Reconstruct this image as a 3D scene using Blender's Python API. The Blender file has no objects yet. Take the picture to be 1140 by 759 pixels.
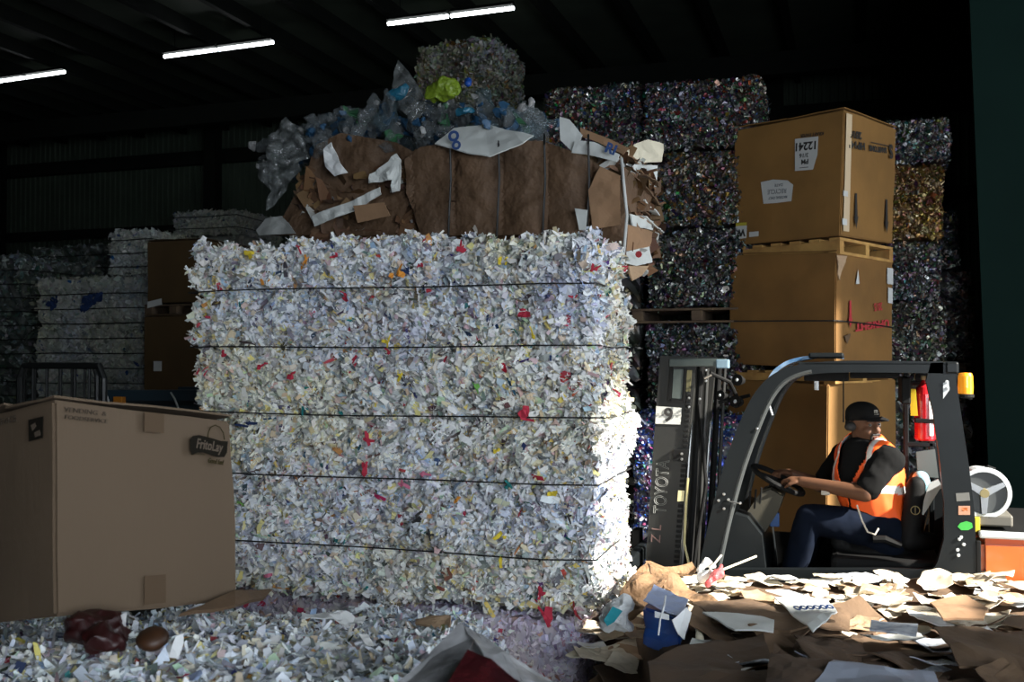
import bpy, bmesh, math, random
import numpy as np
from mathutils import Vector, Matrix, Euler

random.seed(7)
RNG = np.random.default_rng(7)
SC = bpy.context.scene
COL = SC.collection

# ------------------------------------------------------------------ camera
F = 1130.0                      # focal length in pixels of the 1140 x 759 frame
PHI = math.radians(18.5)        # the building is turned against the view
PITCH = math.radians(1.04)
CAMZ = 2.1
cam_data = bpy.data.cameras.new('camera')
cam_data.sensor_fit = 'HORIZONTAL'
cam_data.sensor_width = 36.0
cam_data.lens = 36.0 * F / 1140.0
cam_data.clip_end = 200
cam_data.dof.use_dof = True
cam_data.dof.focus_distance = 5.2
cam_data.dof.aperture_fstop = 5.6
cam = bpy.data.objects.new('camera', cam_data)
COL.objects.link(cam)
cam.location = (0, 0, CAMZ)
cam.rotation_euler = (math.pi / 2 + PITCH, 0, PHI)
SC.camera = cam
CR = Euler((math.pi / 2 + PITCH, 0, PHI)).to_matrix()

def ray(px, py):
    return CR @ Vector(((px - 570) / F, (379.5 - py) / F, -1.0))
def atY(px, py, Y):
    r = ray(px, py); return Vector((0, 0, CAMZ)) + r * (Y / r.y)
def atX(px, py, X):
    r = ray(px, py); return Vector((0, 0, CAMZ)) + r * (X / r.x)
def atZ(px, py, Z):
    r = ray(px, py); return Vector((0, 0, CAMZ)) + r * ((Z - CAMZ) / r.z)
def atD(px, py, D):
    return Vector((0, 0, CAMZ)) + ray(px, py) * D
def camxy(cx, cd):              # view-aligned plan coordinates -> building coordinates
    return Vector((cx * math.cos(PHI) - cd * math.sin(PHI), cx * math.sin(PHI) + cd * math.cos(PHI), 0))

# ------------------------------------------------------------------ light and exposure
w = bpy.data.worlds.new('world'); SC.world = w; w.use_nodes = True
bg = w.node_tree.nodes['Background']
bg.inputs[0].default_value = (0.62, 0.78, 1.0, 1); bg.inputs[1].default_value = 0.35
SUN_EL = math.radians(31); SUN_AZ = math.radians(-13)      # towards the sun: +x, slightly towards the viewer
sd = Vector((math.cos(SUN_EL) * math.cos(SUN_AZ), math.cos(SUN_EL) * math.sin(SUN_AZ), math.sin(SUN_EL)))
sun_d = bpy.data.lights.new('sun', 'SUN'); sun_d.energy = 22; sun_d.angle = math.radians(1.6); sun_d.color = (1.0, 0.95, 0.86)
sun = bpy.data.objects.new('sun', sun_d); COL.objects.link(sun)
sun.rotation_euler = sd.to_track_quat('Z', 'Y').to_euler(); sun.location = sd * 20

def area(name, loc, target, sx, sy, energy, color):
    d = bpy.data.lights.new(name, 'AREA'); d.shape = 'RECTANGLE'; d.size = sx; d.size_y = sy
    d.energy = energy; d.color = color
    o = bpy.data.objects.new(name, d); COL.objects.link(o); o.location = loc
    o.rotation_euler = (Vector(target) - Vector(loc)).to_track_quat('-Z', 'Y').to_euler()
    return o
# daylight entering by the dock door behind the viewer and by the truck door on the right
area('dock_daylight', (2.9, -1.9, 2.6), (-1.6, 4.5, 1.8), 3.6, 2.2, 335, (0.84, 0.92, 1.0))
area('truck_door_daylight', (4.75, 5.0, 2.8), (-1, 6.2, 1.6), 3.6, 4.6, 240, (0.85, 0.93, 1.0))

SC.view_settings.view_transform = 'Standard'
SC.view_settings.look = 'None'
SC.view_settings.gamma = 1
SC.view_settings.use_curve_mapping = False
SC.view_settings.exposure = 0.0

# ------------------------------------------------------------------ materials
MATS = {}
def mat(name, color=(0.5, 0.5, 0.5), rough=0.6, metal=0.0, var=0.0, scale=8.0, bump=0.0, bscale=40.0,
        attr=False, color2=None, emit=None, alpha=None, trans=0.0, spec=None, bdist=0.02, stretch=None, coat=0.0):
    if name in MATS: return MATS[name]
    m = bpy.data.materials.new(name); m.use_nodes = True
    nt = m.node_tree; b = nt.nodes['Principled BSDF']
    b.inputs['Roughness'].default_value = rough
    b.inputs['Metallic'].default_value = metal
    b.inputs['Base Color'].default_value = (*color, 1)
    if spec is not None: b.inputs['Specular IOR Level'].default_value = spec
    if coat: b.inputs['Coat Weight'].default_value = coat
    tc = nt.nodes.new('ShaderNodeTexCoord'); src = tc.outputs['Object']
    if stretch:
        mp = nt.nodes.new('ShaderNodeMapping'); mp.inputs['Scale'].default_value = stretch
        nt.links.new(src, mp.inputs[0]); src = mp.outputs[0]
    if attr:
        a = nt.nodes.new('ShaderNodeAttribute'); a.attribute_name = 'Col'
        nt.links.new(a.outputs['Color'], b.inputs['Base Color'])
    elif var or color2:
        n = nt.nodes.new('ShaderNodeTexNoise'); n.inputs['Scale'].default_value = scale
        n.inputs['Detail'].default_value = 6; nt.links.new(src, n.inputs['Vector'])
        r = nt.nodes.new('ShaderNodeValToRGB'); c2 = color2 or tuple(c * (1 - var) for c in color)
        r.color_ramp.elements[0].position = 0.35; r.color_ramp.elements[0].color = (*c2, 1)
        r.color_ramp.elements[1].position = 0.65; r.color_ramp.elements[1].color = (*color, 1)
        nt.links.new(n.outputs['Fac'], r.inputs[0]); nt.links.new(r.outputs[0], b.inputs['Base Color'])
    if bump:
        n2 = nt.nodes.new('ShaderNodeTexNoise'); n2.inputs['Scale'].default_value = bscale
        n2.inputs['Detail'].default_value = 4; nt.links.new(src, n2.inputs['Vector'])
        bp = nt.nodes.new('ShaderNodeBump'); bp.inputs['Strength'].default_value = bump; bp.inputs['Distance'].default_value = bdist
        nt.links.new(n2.outputs['Fac'], bp.inputs['Height']); nt.links.new(bp.outputs[0], b.inputs['Normal'])
    if trans: b.inputs['Transmission Weight'].default_value = trans
    if alpha is not None: b.inputs['Alpha'].default_value = alpha
    if emit:
        b.inputs['Emission Color'].default_value = (*emit[0], 1); b.inputs['Emission Strength'].default_value = emit[1]
    MATS[name] = m; return m

PAPER = mat('shredded_paper', rough=0.85, attr=True)
CANS = mat('crushed_cans', rough=0.33, metal=0.55, attr=True)
PLAST = mat('plastic_film', rough=0.35, attr=True)
WIRE = mat('black_wire', (0.012, 0.012, 0.012), 0.5)
KRAFT = mat('kraft_cardboard', (0.30, 0.175, 0.095), 0.85, var=0.18, scale=5, bump=0.15, bscale=18)
KRAFT_D = mat('dark_shaded_kraft', (0.13, 0.078, 0.042), 0.88, var=0.3, scale=4, bump=0.25, bscale=14)  # dark kraft, lowered further to paint the near heap's shade
KRAFT_L = mat('pale_kraft_cardboard', (0.40, 0.27, 0.165), 0.85, var=0.15, scale=5, bump=0.15, bscale=18)
KRAFT_R = mat('reddish_kraft_cardboard', (0.135, 0.076, 0.040), 0.75, var=0.4, scale=3, bump=1.0, bscale=5, bdist=.08)
WHITEB = mat('white_board', (0.62, 0.64, 0.62), 0.7, var=0.15, scale=6, bump=0.2, bscale=14)
WHITEP = mat('white_paper', (0.75, 0.76, 0.76), 0.8, var=0.08, scale=9)
INK = mat('black_ink', (0.02, 0.018, 0.016), 0.8)
INKB = mat('blue_ink', (0.02, 0.06, 0.20), 0.7)
INKR = mat('red_ink', (0.38, 0.03, 0.035), 0.7)
GREENW = mat('green_steel_wall', (0.055, 0.078, 0.055), 0.75, var=0.25, scale=1.5)
GREENC = mat('dark_ceiling_deck', (0.055, 0.072, 0.050), 0.8, var=0.3, scale=1.2)
BEAM = mat('dark_steel', (0.009, 0.011, 0.009), 0.8, spec=.15, var=0.2, scale=4)
WOOD = mat('pallet_wood', (0.42, 0.25, 0.10), 0.8, color2=(0.28, 0.15, 0.06), scale=6, stretch=(1, 1, 8), bump=0.2)
WOOD_D = mat('dark_pallet_wood', (0.10, 0.065, 0.035), 0.85, color2=(0.05, 0.03, 0.02), scale=6, bump=0.2)
CONC = mat('concrete_floor', (0.16, 0.155, 0.145), 0.8, var=0.35, scale=1.3, bump=0.1)

# ------------------------------------------------------------------ helpers
def tag(o, label=None, cat=None, group=None, kind=None):
    if label: o['label'] = label
    if cat: o['category'] = cat
    if group: o['group'] = group
    if kind: o['kind'] = kind
    return o
def thing(name, label, cat, loc=(0, 0, 0), group=None):
    o = bpy.data.objects.new(name, None); COL.objects.link(o); o.location = loc
    return tag(o, label, cat, group)
def obj(name, V, Fc, m, parent=None, cols=None, smooth=False, local=False):
    """link ONE mesh object; vertices are given in building coordinates"""
    V = np.asarray(V, dtype=float).reshape(-1, 3)
    if parent is not None and not local:
        off = Vector((0, 0, 0)); p = parent
        while p is not None: off += p.location; p = p.parent
        V = V - np.array(off)
    origin = None
    if parent is None and not local and len(V):
        lo = V.min(0); hi = V.max(0); origin = np.array([(lo[0] + hi[0]) / 2, (lo[1] + hi[1]) / 2, lo[2]]); V = V - origin
    me = bpy.data.meshes.new(name); me.from_pydata(V.tolist(), [], Fc if isinstance(Fc, list) else Fc.tolist())
    if isinstance(m, (list, tuple)):
        for mm in m: me.materials.append(mm)
    else: me.materials.append(m)
    if cols is not None:
        ca = me.color_attributes.new('Col', 'FLOAT_COLOR', 'POINT')
        c = np.ones((len(V), 4)); c[:, :3] = cols; ca.data.foreach_set('color', c.ravel())
    if smooth: me.polygons.foreach_set('use_smooth', [True] * len(me.polygons))
    me.update()
    o = bpy.data.objects.new(name, me); COL.objects.link(o)
    if parent is not None: o.parent = parent
    if origin is not None: o.location = origin
    return o

class MB:
    """collects shapes for one mesh"""
    def __init__(s): s.V = []; s.F = []
    def add(s, V, Fc):
        n = len(s.V); s.V += [tuple(v) for v in V]; s.F += [tuple(i + n for i in f) for f in Fc]; return s
    def box(s, a, b, bev=0.0):
        x0, y0, z0 = [min(p, q) for p, q in zip(a, b)]; x1, y1, z1 = [max(p, q) for p, q in zip(a, b)]
        return s.hexa([(x0, y0, z0), (x1, y0, z0), (x1, y1, z0), (x0, y1, z0)], [(x0, y0, z1), (x1, y0, z1), (x1, y1, z1), (x0, y1, z1)])
    def hexa(s, bot, top):
        return s.add(list(bot) + list(top), [(3, 2, 1, 0), (4, 5, 6, 7), (0, 1, 5, 4), (1, 2, 6, 5), (2, 3, 7, 6), (3, 0, 4, 7)])
    def bbox(s, a, b, bev=0.01, seg=2):
        bm = bmesh.new(); x0, y0, z0 = [min(p, q) for p, q in zip(a, b)]; x1, y1, z1 = [max(p, q) for p, q in zip(a, b)]
        bmesh.ops.create_cube(bm, size=1)
        for v in bm.verts: v.co = Vector(((x0 + x1) / 2 + v.co.x * (x1 - x0), (y0 + y1) / 2 + v.co.y * (y1 - y0), (z0 + z1) / 2 + v.co.z * (z1 - z0)))
        bmesh.ops.bevel(bm, geom=bm.edges[:], offset=bev, segments=seg, affect='EDGES', profile=0.5)
        return s.bm(bm)
    def bm(s, bm):
        bm.verts.index_update()
        s.add([v.co.copy() for v in bm.verts], [[v.index for v in f.verts] for f in bm.faces]); bm.free(); return s
    def prism(s, pts, dirv):
        """closed polygon pts extruded along dirv"""
        n = len(pts); d = Vector(dirv)
        V = [Vector(p) for p in pts] + [Vector(p) + d for p in pts]
        return s.add(V, [tuple(range(n))[::-1], tuple(range(n, 2 * n))] + [(i, (i + 1) % n, (i + 1) % n + n, i + n) for i in range(n)])
    def tube(s, path, r, seg=10, cap=True, flat=None):
        path = [Vector(p) for p in path]; n = len(path)
        rr = r if isinstance(r, (list, tuple)) else [r] * n
        up0 = None; V = []; 
        for i, p in enumerate(path):
            t = (path[min(i + 1, n - 1)] - path[max(i - 1, 0)]).normalized()
            if up0 is None:
                up0 = Vector((0, 0, 1)) if abs(t.z) < 0.9 else Vector((1, 0, 0))
            a = t.cross(up0).normalized(); b = a.cross(t).normalized(); up0 = b
            for k in range(seg):
                th = 2 * math.pi * k / seg
                V.append(p + (a * math.cos(th) + b * math.sin(th)) * rr[i])
        Fc = [(i * seg + k, i * seg + (k + 1) % seg, (i + 1) * seg + (k + 1) % seg, (i + 1) * seg + k) for i in range(n - 1) for k in range(seg)]
        if cap: Fc += [tuple(range(seg))[::-1], tuple((n - 1) * seg + k for k in range(seg))]
        return s.add(V, Fc)
    def bar(s, path, axis, w, d):
        """rectangular section swept along path; axis = depth direction (d), w across"""
        path = [Vector(p) for p in path]; n = len(path); ax = Vector(axis).normalized(); V = []
        for i, p in enumerate(path):
            t = (path[min(i + 1, n - 1)] - path[max(i - 1, 0)]).normalized(); a = t.cross(ax).normalized()
            ww = w[i] if isinstance(w, (list, tuple)) else w
            for sa, sb in ((-1, -1), (1, -1), (1, 1), (-1, 1)): V.append(p + a * sa * ww / 2 + ax * sb * d / 2)
        Fc = [(i * 4 + k, i * 4 + (k + 1) % 4, (i + 1) * 4 + (k + 1) % 4, (i + 1) * 4 + k) for i in range(n - 1) for k in range(4)]
        Fc += [(3, 2, 1, 0), tuple((n - 1) * 4 + k for k in range(4))]
        return s.add(V, Fc)
    def lathe(s, prof, origin=(0, 0, 0), axis=(0, 0, 1), seg=16):
        ax = Vector(axis).normalized(); u = ax.orthogonal().normalized(); v = ax.cross(u); o = Vector(origin); V = []
        for (r, h) in prof:
            for k in range(seg):
                th = 2 * math.pi * k / seg; V.append(o + ax * h + (u * math.cos(th) + v * math.sin(th)) * r)
        n = len(prof)
        Fc = [(i * seg + k, i * seg + (k + 1) % seg, (i + 1) * seg + (k + 1) % seg, (i + 1) * seg + k) for i in range(n - 1) for k in range(seg)]
        Fc += [tuple(range(seg))[::-1], tuple((n - 1) * seg + k for k in range(seg))]
        return s.add(V, Fc)
    def build(s, name, m, parent=None, smooth=False, local=False, label=None):
        o = obj(name, s.V, s.F, m, parent, smooth=smooth, local=local)
        bm = bmesh.new(); bm.from_mesh(o.data); bmesh.ops.recalc_face_normals(bm, faces=bm.faces[:]); bm.to_mesh(o.data); bm.free()
        if label: o['label'] = label
        return o

def hash3(ix, iy, iz, seed):
    h = (ix * 374761393 + iy * 668265263 + iz * 2147483647 + seed * 974711) & 0xffffffff
    h = ((h ^ (h >> 13)) * 1274126177) & 0xffffffff
    return ((h ^ (h >> 16)) & 0xffffff) / float(0xffffff)
def vnoise(P, scale, seed=0):
    """smooth value noise in 0..1 for an (n,3) array"""
    Q = np.asarray(P, float) * scale + 1000.0; I = np.floor(Q).astype(np.int64); f = Q - I; f = f * f * (3 - 2 * f)
    r = 0
    for dx in (0, 1):
        for dy in (0, 1):
            for dz in (0, 1):
                wgt = (f[:, 0] if dx else 1 - f[:, 0]) * (f[:, 1] if dy else 1 - f[:, 1]) * (f[:, 2] if dz else 1 - f[:, 2])
                r = r + wgt * hash3(I[:, 0] + dx, I[:, 1] + dy, I[:, 2] + dz, seed)
    return r
def fbm(P, scale, seed=0, octs=3):
    a = 0; t = 0
    for k in range(octs):
        a = a + vnoise(P, scale * 2 ** k, seed + k * 17) * 0.5 ** k; t += 0.5 ** k
    return a / t

def pick(palette, n, jit=0.06):
    """palette: list of (weight, (r,g,b)) -> n colours"""
    wts = np.array([p[0] for p in palette], float); wts /= wts.sum()
    idx = RNG.choice(len(palette), n, p=wts); c = np.array([p[1] for p in palette])[idx]
    return np.clip(c * (1 + RNG.normal(0, jit * 2, (n, 1))) + RNG.normal(0, jit * 0.3, (n, 3)), 0.004, 0.9)

def flakes(P, N, length, width, cols, tilt=0.6, lift=0.01, curl=0.35):
    """bent scraps lying on a surface: 4 x 2 grids of vertices"""
    n = len(P); P = np.asarray(P); N = np.asarray(N, float)
    N = N + RNG.normal(0, tilt, (n, 3)) * 0.6; N /= np.linalg.norm(N, axis=1)[:, None]
    T = RNG.normal(0, 1, (n, 3)); T -= (T * N).sum(1)[:, None] * N; T /= np.linalg.norm(T, axis=1)[:, None]
    B = np.cross(N, T)
    L = length * np.exp(np.clip(RNG.normal(0, 0.5, n), -1.2, .75)); W = width * np.exp(np.clip(RNG.normal(0, 0.45, n), -1.2, .8))
    c = RNG.normal(0, curl, n); tw = RNG.normal(0, 0.5, n)
    base = P + N * (RNG.random(n)[:, None] * lift)
    V = np.zeros((n, 8, 3))
    for i, s in enumerate((-0.5, -0.17, 0.17, 0.5)):
        bend = c * (s * s - 0.08) * 2.2
        for j, t in enumerate((-0.5, 0.5)):
            ww = W * t * (1 if abs(s) < 0.3 else 0.75)
            tws = tw * s
            V[:, i * 2 + j] = base + T * (L * s)[:, None] + B * (ww * np.cos(tws))[:, None] + N * (L * bend + ww * np.sin(tws))[:, None]
    V += RNG.normal(0, 1, V.shape) * (W * 0.10)[:, None, None]
    q = np.array([[0, 2, 3, 1], [2, 4, 5, 3], [4, 6, 7, 5]])
    Fc = (q[None] + (np.arange(n) * 8)[:, None, None]).reshape(-1, 4)
    return V.reshape(-1, 3), Fc, np.repeat(cols, 8, axis=0)

def crumpled_box(lo, hi, step, amp, seed, dents=(), dent=0.02, rnd=0.05):
    """closed box of quads, displaced; returns V, F, N(outward)"""
    lo = np.array(lo, float); hi = np.array(hi, float); ns = np.maximum(2, np.ceil((hi - lo) / step).astype(int))
    V = []; Fc = []; index = {}
    def vid(i, j, k):
        key = (i, j, k)
        if key not in index: index[key] = len(V); V.append(key)
        return index[key]
    nx, ny, nz = ns
    for (A, B, C_, fixed) in ((0, 1, 2, 0), (0, 1, 2, 1), (1, 2, 0, 0), (1, 2, 0, 1), (2, 0, 1, 0), (2, 0, 1, 1)):
        na, nb, nc = ns[A], ns[B], ns[C_]
        for a in range(na):
            for b in range(nb):
                q = []
                for (da, db) in ((0, 0), (1, 0), (1, 1), (0, 1)):
                    t = [0, 0, 0]; t[A] = a + da; t[B] = b + db; t[C_] = nc if fixed else 0; q.append(vid(*t))
                Fc.append(q if fixed else q[::-1])
    G = np.array(V, float) / ns; P = lo + G * (hi - lo)
    ctr = (lo + hi) / 2; h = (hi - lo) / 2
    inner = np.clip(P, lo + rnd, hi - rnd); d = P - inner; ln = np.linalg.norm(d, axis=1); N = d / np.maximum(ln, 1e-6)[:, None]
    P = inner + N * np.minimum(ln, rnd)[:, None]
    disp = (fbm(P, 4.0, seed) - 0.5) * 1.6 * amp + (fbm(P, 15.0, seed + 5, 2) - 0.5) * amp * 2.6 - amp * .5
    for zd in dents: disp -= dent * np.exp(-((P[:, 2] - zd) / 0.022) ** 2)
    P = P + N * disp[:, None]
    return P, Fc, N

def surf_points(V, Fc, count, want):
    """random points on quads whose normal satisfies want(n)"""
    V = np.asarray(V); Fq = np.array(Fc); a, b, c, d = (V[Fq[:, i]] for i in range(4))
    cr = np.cross(c - a, d - b); ar = np.linalg.norm(cr, axis=1) / 2; n = cr / np.maximum(2 * ar, 1e-9)[:, None]
    wt = ar * want(n, (a + c) / 2); wt = wt / wt.sum()
    k = RNG.choice(len(Fq), count, p=wt); u = RNG.random((count, 1)); v = RNG.random((count, 1))
    P = (a[k] * (1 - u) + b[k] * u) * (1 - v) + (d[k] * (1 - u) + c[k] * u) * v
    return P, n[k]

def sheet(pts, thick, seed=0, amp=0.01, scale=8, cuts=3):
    """thin crumpled board from a 3D outline: returns MB"""
    bm = bmesh.new(); vs = [bm.verts.new(p) for p in pts]; f = bm.faces.new(vs)
    f.normal_update(); nrm = f.normal.copy()
    bmesh.ops.triangulate(bm, faces=bm.faces[:])
    for _ in range(cuts):
        bmesh.ops.subdivide_edges(bm, edges=[e for e in bm.edges if e.calc_length() > 0.03], cuts=1, use_grid_fill=True)
        bmesh.ops.triangulate(bm, faces=[f for f in bm.faces if len(f.verts) > 4])
    P = np.array([v.co[:] for v in bm.verts]); dsp = (fbm(P, scale, seed) - 0.5) * 2 * amp
    for v, dd in zip(bm.verts, dsp): v.co += nrm * dd
    ext = bmesh.ops.extrude_face_region(bm, geom=bm.faces[:])
    for v in [g for g in ext['geom'] if isinstance(g, bmesh.types.BMVert)]: v.co += nrm * thick
    bmesh.ops.recalc_face_normals(bm, faces=bm.faces[:])
    mb = MB(); mb.bm(bm); return mb

def blob(shapes, voxel, smooth=4, name='blob'):
    """one continuous surface from overlapping capsules ('c',p,q,r1,r2) and ellipsoids ('e',c,(rx,ry,rz),rot)"""
    mb = MB()
    for sh in shapes:
        if sh[0] == 'c':
            _, p, q, r1, r2 = sh; p = Vector(p); q = Vector(q); d = q - p; L = d.length
            prof = []
            for k in range(7): a = -math.pi / 2 + math.pi / 2 * k / 6; prof.append((max(1e-4, r1 * math.cos(a)), r1 * math.sin(a)))
            for k in range(7): a = math.pi / 2 * k / 6; prof.append((max(1e-4, r2 * math.cos(a)), L + r2 * math.sin(a)))
            mb.lathe(prof, p, d, 18)
        else:
            c = Vector(sh[1]); r = sh[2]; R = sh[3] if len(sh) > 3 and sh[3] is not None else Matrix.Identity(3)
            bm = bmesh.new(); bmesh.ops.create_uvsphere(bm, u_segments=20, v_segments=14, radius=1)
            for v in bm.verts: v.co = c + R @ Vector((v.co.x * r[0], v.co.y * r[1], v.co.z * r[2]))
            mb.bm(bm)
    me = bpy.data.meshes.new(name); me.from_pydata([tuple(v) for v in mb.V], [], mb.F)
    bm = bmesh.new(); bm.from_mesh(me); bmesh.ops.recalc_face_normals(bm, faces=bm.faces[:]); bm.to_mesh(me); bm.free()
    o = bpy.data.objects.new(name, me); COL.objects.link(o)
    r = o.modifiers.new('r', 'REMESH'); r.mode = 'VOXEL'; r.voxel_size = voxel
    s = o.modifiers.new('s', 'SMOOTH'); s.factor = 0.5; s.iterations = smooth
    dg = bpy.context.evaluated_depsgraph_get(); ev = o.evaluated_get(dg); m2 = ev.to_mesh()
    V = np.array([v.co[:] for v in m2.vertices]); Fc = [list(p.vertices) for p in m2.polygons]
    ev.to_mesh_clear(); bpy.data.objects.remove(o); bpy.data.meshes.remove(me)
    return V, Fc

def lettering(txt, size, pos, xdir, up, m, parent, name='printed_lettering', outline=0.0, bold=0.0, align='CENTER', width=None):
    """flat printed lettering as a mesh part of what it is printed on"""
    cu = bpy.data.curves.new(name, 'FONT'); cu.body = txt; cu.size = size; cu.align_x = align; cu.align_y = 'CENTER'
    cu.extrude = 0.0008; cu.offset = bold; cu.resolution_u = 3
    if outline: cu.fill_mode = 'NONE'; cu.bevel_depth = outline; cu.extrude = 0; cu.bevel_resolution = 0
    t = bpy.data.objects.new(name, cu); COL.objects.link(t)
    bpy.context.view_layer.update()
    dg = bpy.context.evaluated_depsgraph_get(); me = t.evaluated_get(dg).to_mesh()
    V = np.array([v.co[:] for v in me.vertices]).reshape(-1, 3); Fc = [list(p.vertices) for p in me.polygons]
    t.evaluated_get(dg).to_mesh_clear(); bpy.data.objects.remove(t); bpy.data.curves.remove(cu)
    if len(V) == 0: return None
    if width: V[:, 0] *= width / (V[:, 0].max() - V[:, 0].min())
    X = Vector(xdir).normalized(); U = Vector(up).normalized(); U = (U - X * U.dot(X)).normalized(); N = X.cross(U)
    W = np.array(pos)[None] + V[:, :1] * np.array(X) + V[:, 1:2] * np.array(U) + V[:, 2:3] * np.array(N)
    return obj(name, W, Fc, m, parent)
def decal(pts, n, m, parent, name, off=0.0012):
    n = Vector(n).normalized(); return MB().prism([Vector(p) + n * 0.0003 for p in pts], n * off).build(name, m, parent)

# ------------------------------------------------------------------ the building
def struct(name, mb, m): return tag(mb.build(name, m), kind='structure')
XL, XR, YF, YB, ZC = -20.0, 5.0, -2.1, 20.0, 7.6
struct('floor', MB().box((XL, YF, -0.2), (XR + 12, YB, 0)), CONC)
def corrugated(x0, x1, z0, z1, y, pitch=0.15, dep=0.035):
    mb = MB(); n = int((x1 - x0) / pitch); pr = []
    for i in range(n):
        x = x0 + i * pitch
        pr += [(x, y), (x + pitch * 0.55, y), (x + pitch * 0.65, y - dep), (x + pitch * 0.9, y - dep)]
    pr.append((x1, y)); V = [(a, b, z0) for a, b in pr] + [(a, b, z1) for a, b in pr]; m = len(pr)
    V += [(x1, y + 0.1, z0), (x0, y + 0.1, z0), (x1, y + 0.1, z1), (x0, y + 0.1, z1)]
    Fc = [(i, i + 1, i + 1 + m, i + m) for i in range(m - 1)] + [(2 * m, 2 * m + 1, 2 * m + 3, 2 * m + 2)]
    mb.V = V; mb.F = Fc; return mb
struct('wall_back', corrugated(XL, XR, 0, ZC, YB), GREENW)
struct('wall_left', MB().box((XL - 0.2, YF, 0), (XL, YB, ZC)), GREENW)
# front wall with the dock door opening behind the viewer
struct('wall_front', MB().box((XL, YF - 0.2, 0), (0.9, YF, ZC)).box((4.9, YF - 0.2, 0), (XR, YF, ZC)).box((0.9, YF - 0.2, 4.2), (4.9, YF, ZC)), GREENW)
# right wall with the truck door the sun comes in by
JN, JF, HZ = 2.90, 6.78, 5.75
struct('wall_right', MB().box((XR, YF, 0), (XR + 0.2, JN, ZC)).box((XR, JF, 0), (XR + 0.2, YB, ZC)).box((XR, JN, HZ), (XR + 0.2, JF, ZC)), GREENW)
TEAL = mat('teal_partition', (0.0035, 0.014, 0.0115), 0.9, spec=.12, var=0.25, scale=0.8)
pe = atY(1090, 400, 9.6)
struct('wall_partition', MB().hexa([(pe.x + 0.1, 9.6, 0), (XR, 9.6, 0), (XR, 9.7, 0), (pe.x + 0.1, 9.7, 0)], [(pe.x - 0.12, 9.6, ZC), (XR, 9.6, ZC), (XR, 9.7, ZC), (pe.x - 0.12, 9.7, ZC)]), TEAL)
struct('ceiling', MB().box((XL, YF, ZC), (XR, YB, ZC + 0.1)), GREENC)
for i, x in enumerate(np.arange(XL + 0.6, XR, 1.15)):
    struct('trim_%d' % (i + 1), MB().box((x, YF, ZC - 0.24), (x + 0.10, YB, ZC)), BEAM)
for i, y in enumerate((1.0, 17.8)):
    struct('trim_%d' % (40 + i), MB().box((XL, y, ZC - 0.62), (XR, y + 0.05, ZC - 0.24)).box((XL, y - 0.1, ZC - 0.65), (XR, y + 0.15, ZC - 0.62)), BEAM)
for i, (z, h) in enumerate(((5.0, 0.22), (6.6, 0.3), (2.6, 0.22))):
    struct('trim_%d' % (50 + i), MB().box((XL, YB - 0.22, z), (XR, YB - 0.03, z + h)), BEAM)
cp = atY(232, 300, YB - 0.5)
for i, x in enumerate((cp.x - 6.2, cp.x, cp.x + 6.2, cp.x + 12.4)):
    struct('trim_%d' % (60 + i), MB().box((x - 0.15, YB - 0.5, 0), (x + 0.15, YB - 0.47, ZC)).box((x - 0.03, YB - 0.47, 0), (x + 0.03, YB - 0.25, ZC)).box((x - 0.15, YB - 0.25, 0), (x + 0.15, YB - 0.22, ZC)), BEAM)

# fluorescent strip lights hanging under the roof
TUBE = mat('lit_tube', (0.9, 0.9, 0.9), emit=((0.93, 0.97, 1.0), 9))
def strip_light(p, q, label, gap=0.5):
    p = Vector(p); q = Vector(q); mid = (p + q) / 2
    t = thing('strip_light', label, 'ceiling light', tuple((p + q) / 2), 'fluorescent strips under the roof')
    d = (q - p).normalized(); s = d.cross(Vector((0, 0, 1))).normalized()
    for a, b in ((p, p + (q - p) * (gap - 0.012)), (p + (q - p) * (gap + 0.012), q)):
        MB().tube([a, b], 0.028, 10).build('tube', TUBE, t)
        MB().prism([a + s * 0.07 + Vector((0, 0, .04)), a + s * 0.02 + Vector((0, 0, .10)), a - s * 0.02 + Vector((0, 0, .10)), a - s * 0.07 + Vector((0, 0, .04))], b - a).build('reflector', BEAM, t)
    for k in (0.1, 0.9):
        c = p + (q - p) * k; MB().tube([c + Vector((0, 0, 0.09)), (c.x, c.y, ZC)], 0.006, 6).build('hanger_rod', BEAM, t)
zl = 7.15
strip_light(atZ(432, 26.5, zl), atZ(572, 9, zl), 'lit twin fluorescent strip highest up, above the bale of mixed paper')
strip_light(atZ(183, 63, zl), atZ(304, 47, zl), 'lit twin fluorescent strip in the middle of the row')
strip_light(atZ(-40, 96, zl), atZ(72, 80, zl), 'lit fluorescent strip farthest left, cut by the picture edge', 0.62)

# ------------------------------------------------------------------ bales
WHITE_PAL = [(30, (.84, .85, .87)), (12, (.66, .69, .74)), (15, (.86, .84, .77)), (11, (.42, .44, .45)), (6, (.70, .63, .46)), (7, (.22, .23, .23)),
             (3, (.62, .50, .36)), (2.2, (.74, .66, .30)), (2.2, (.62, .45, .46)), (1.6, (.40, .52, .68)), (1.2, (.48, .62, .44)), (.5, (.45, .04, .06)),
             (.5, (.70, .55, .15)), (.5, (.04, .06, .14)), (.3, (.05, .25, .24)), (.3, (.60, .30, .10)), (1.2, (.08, .07, .06)), (1.2, (.20, .14, .10))]
PINK_PAL = [(30, (.62, .55, .60)), (20, (.52, .46, .55)), (12, (.66, .63, .62)), (8, (.42, .36, .44)), (3, (.5, .3, .25)), (2, (.25, .2, .25)), (1, (.5, .05, .08))]
DULL_PAL = [(30, (.50, .52, .47)), (20, (.40, .42, .38)), (10, (.58, .58, .52)), (5, (.28, .30, .27)), (1, (.04, .09, .22))]
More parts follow.
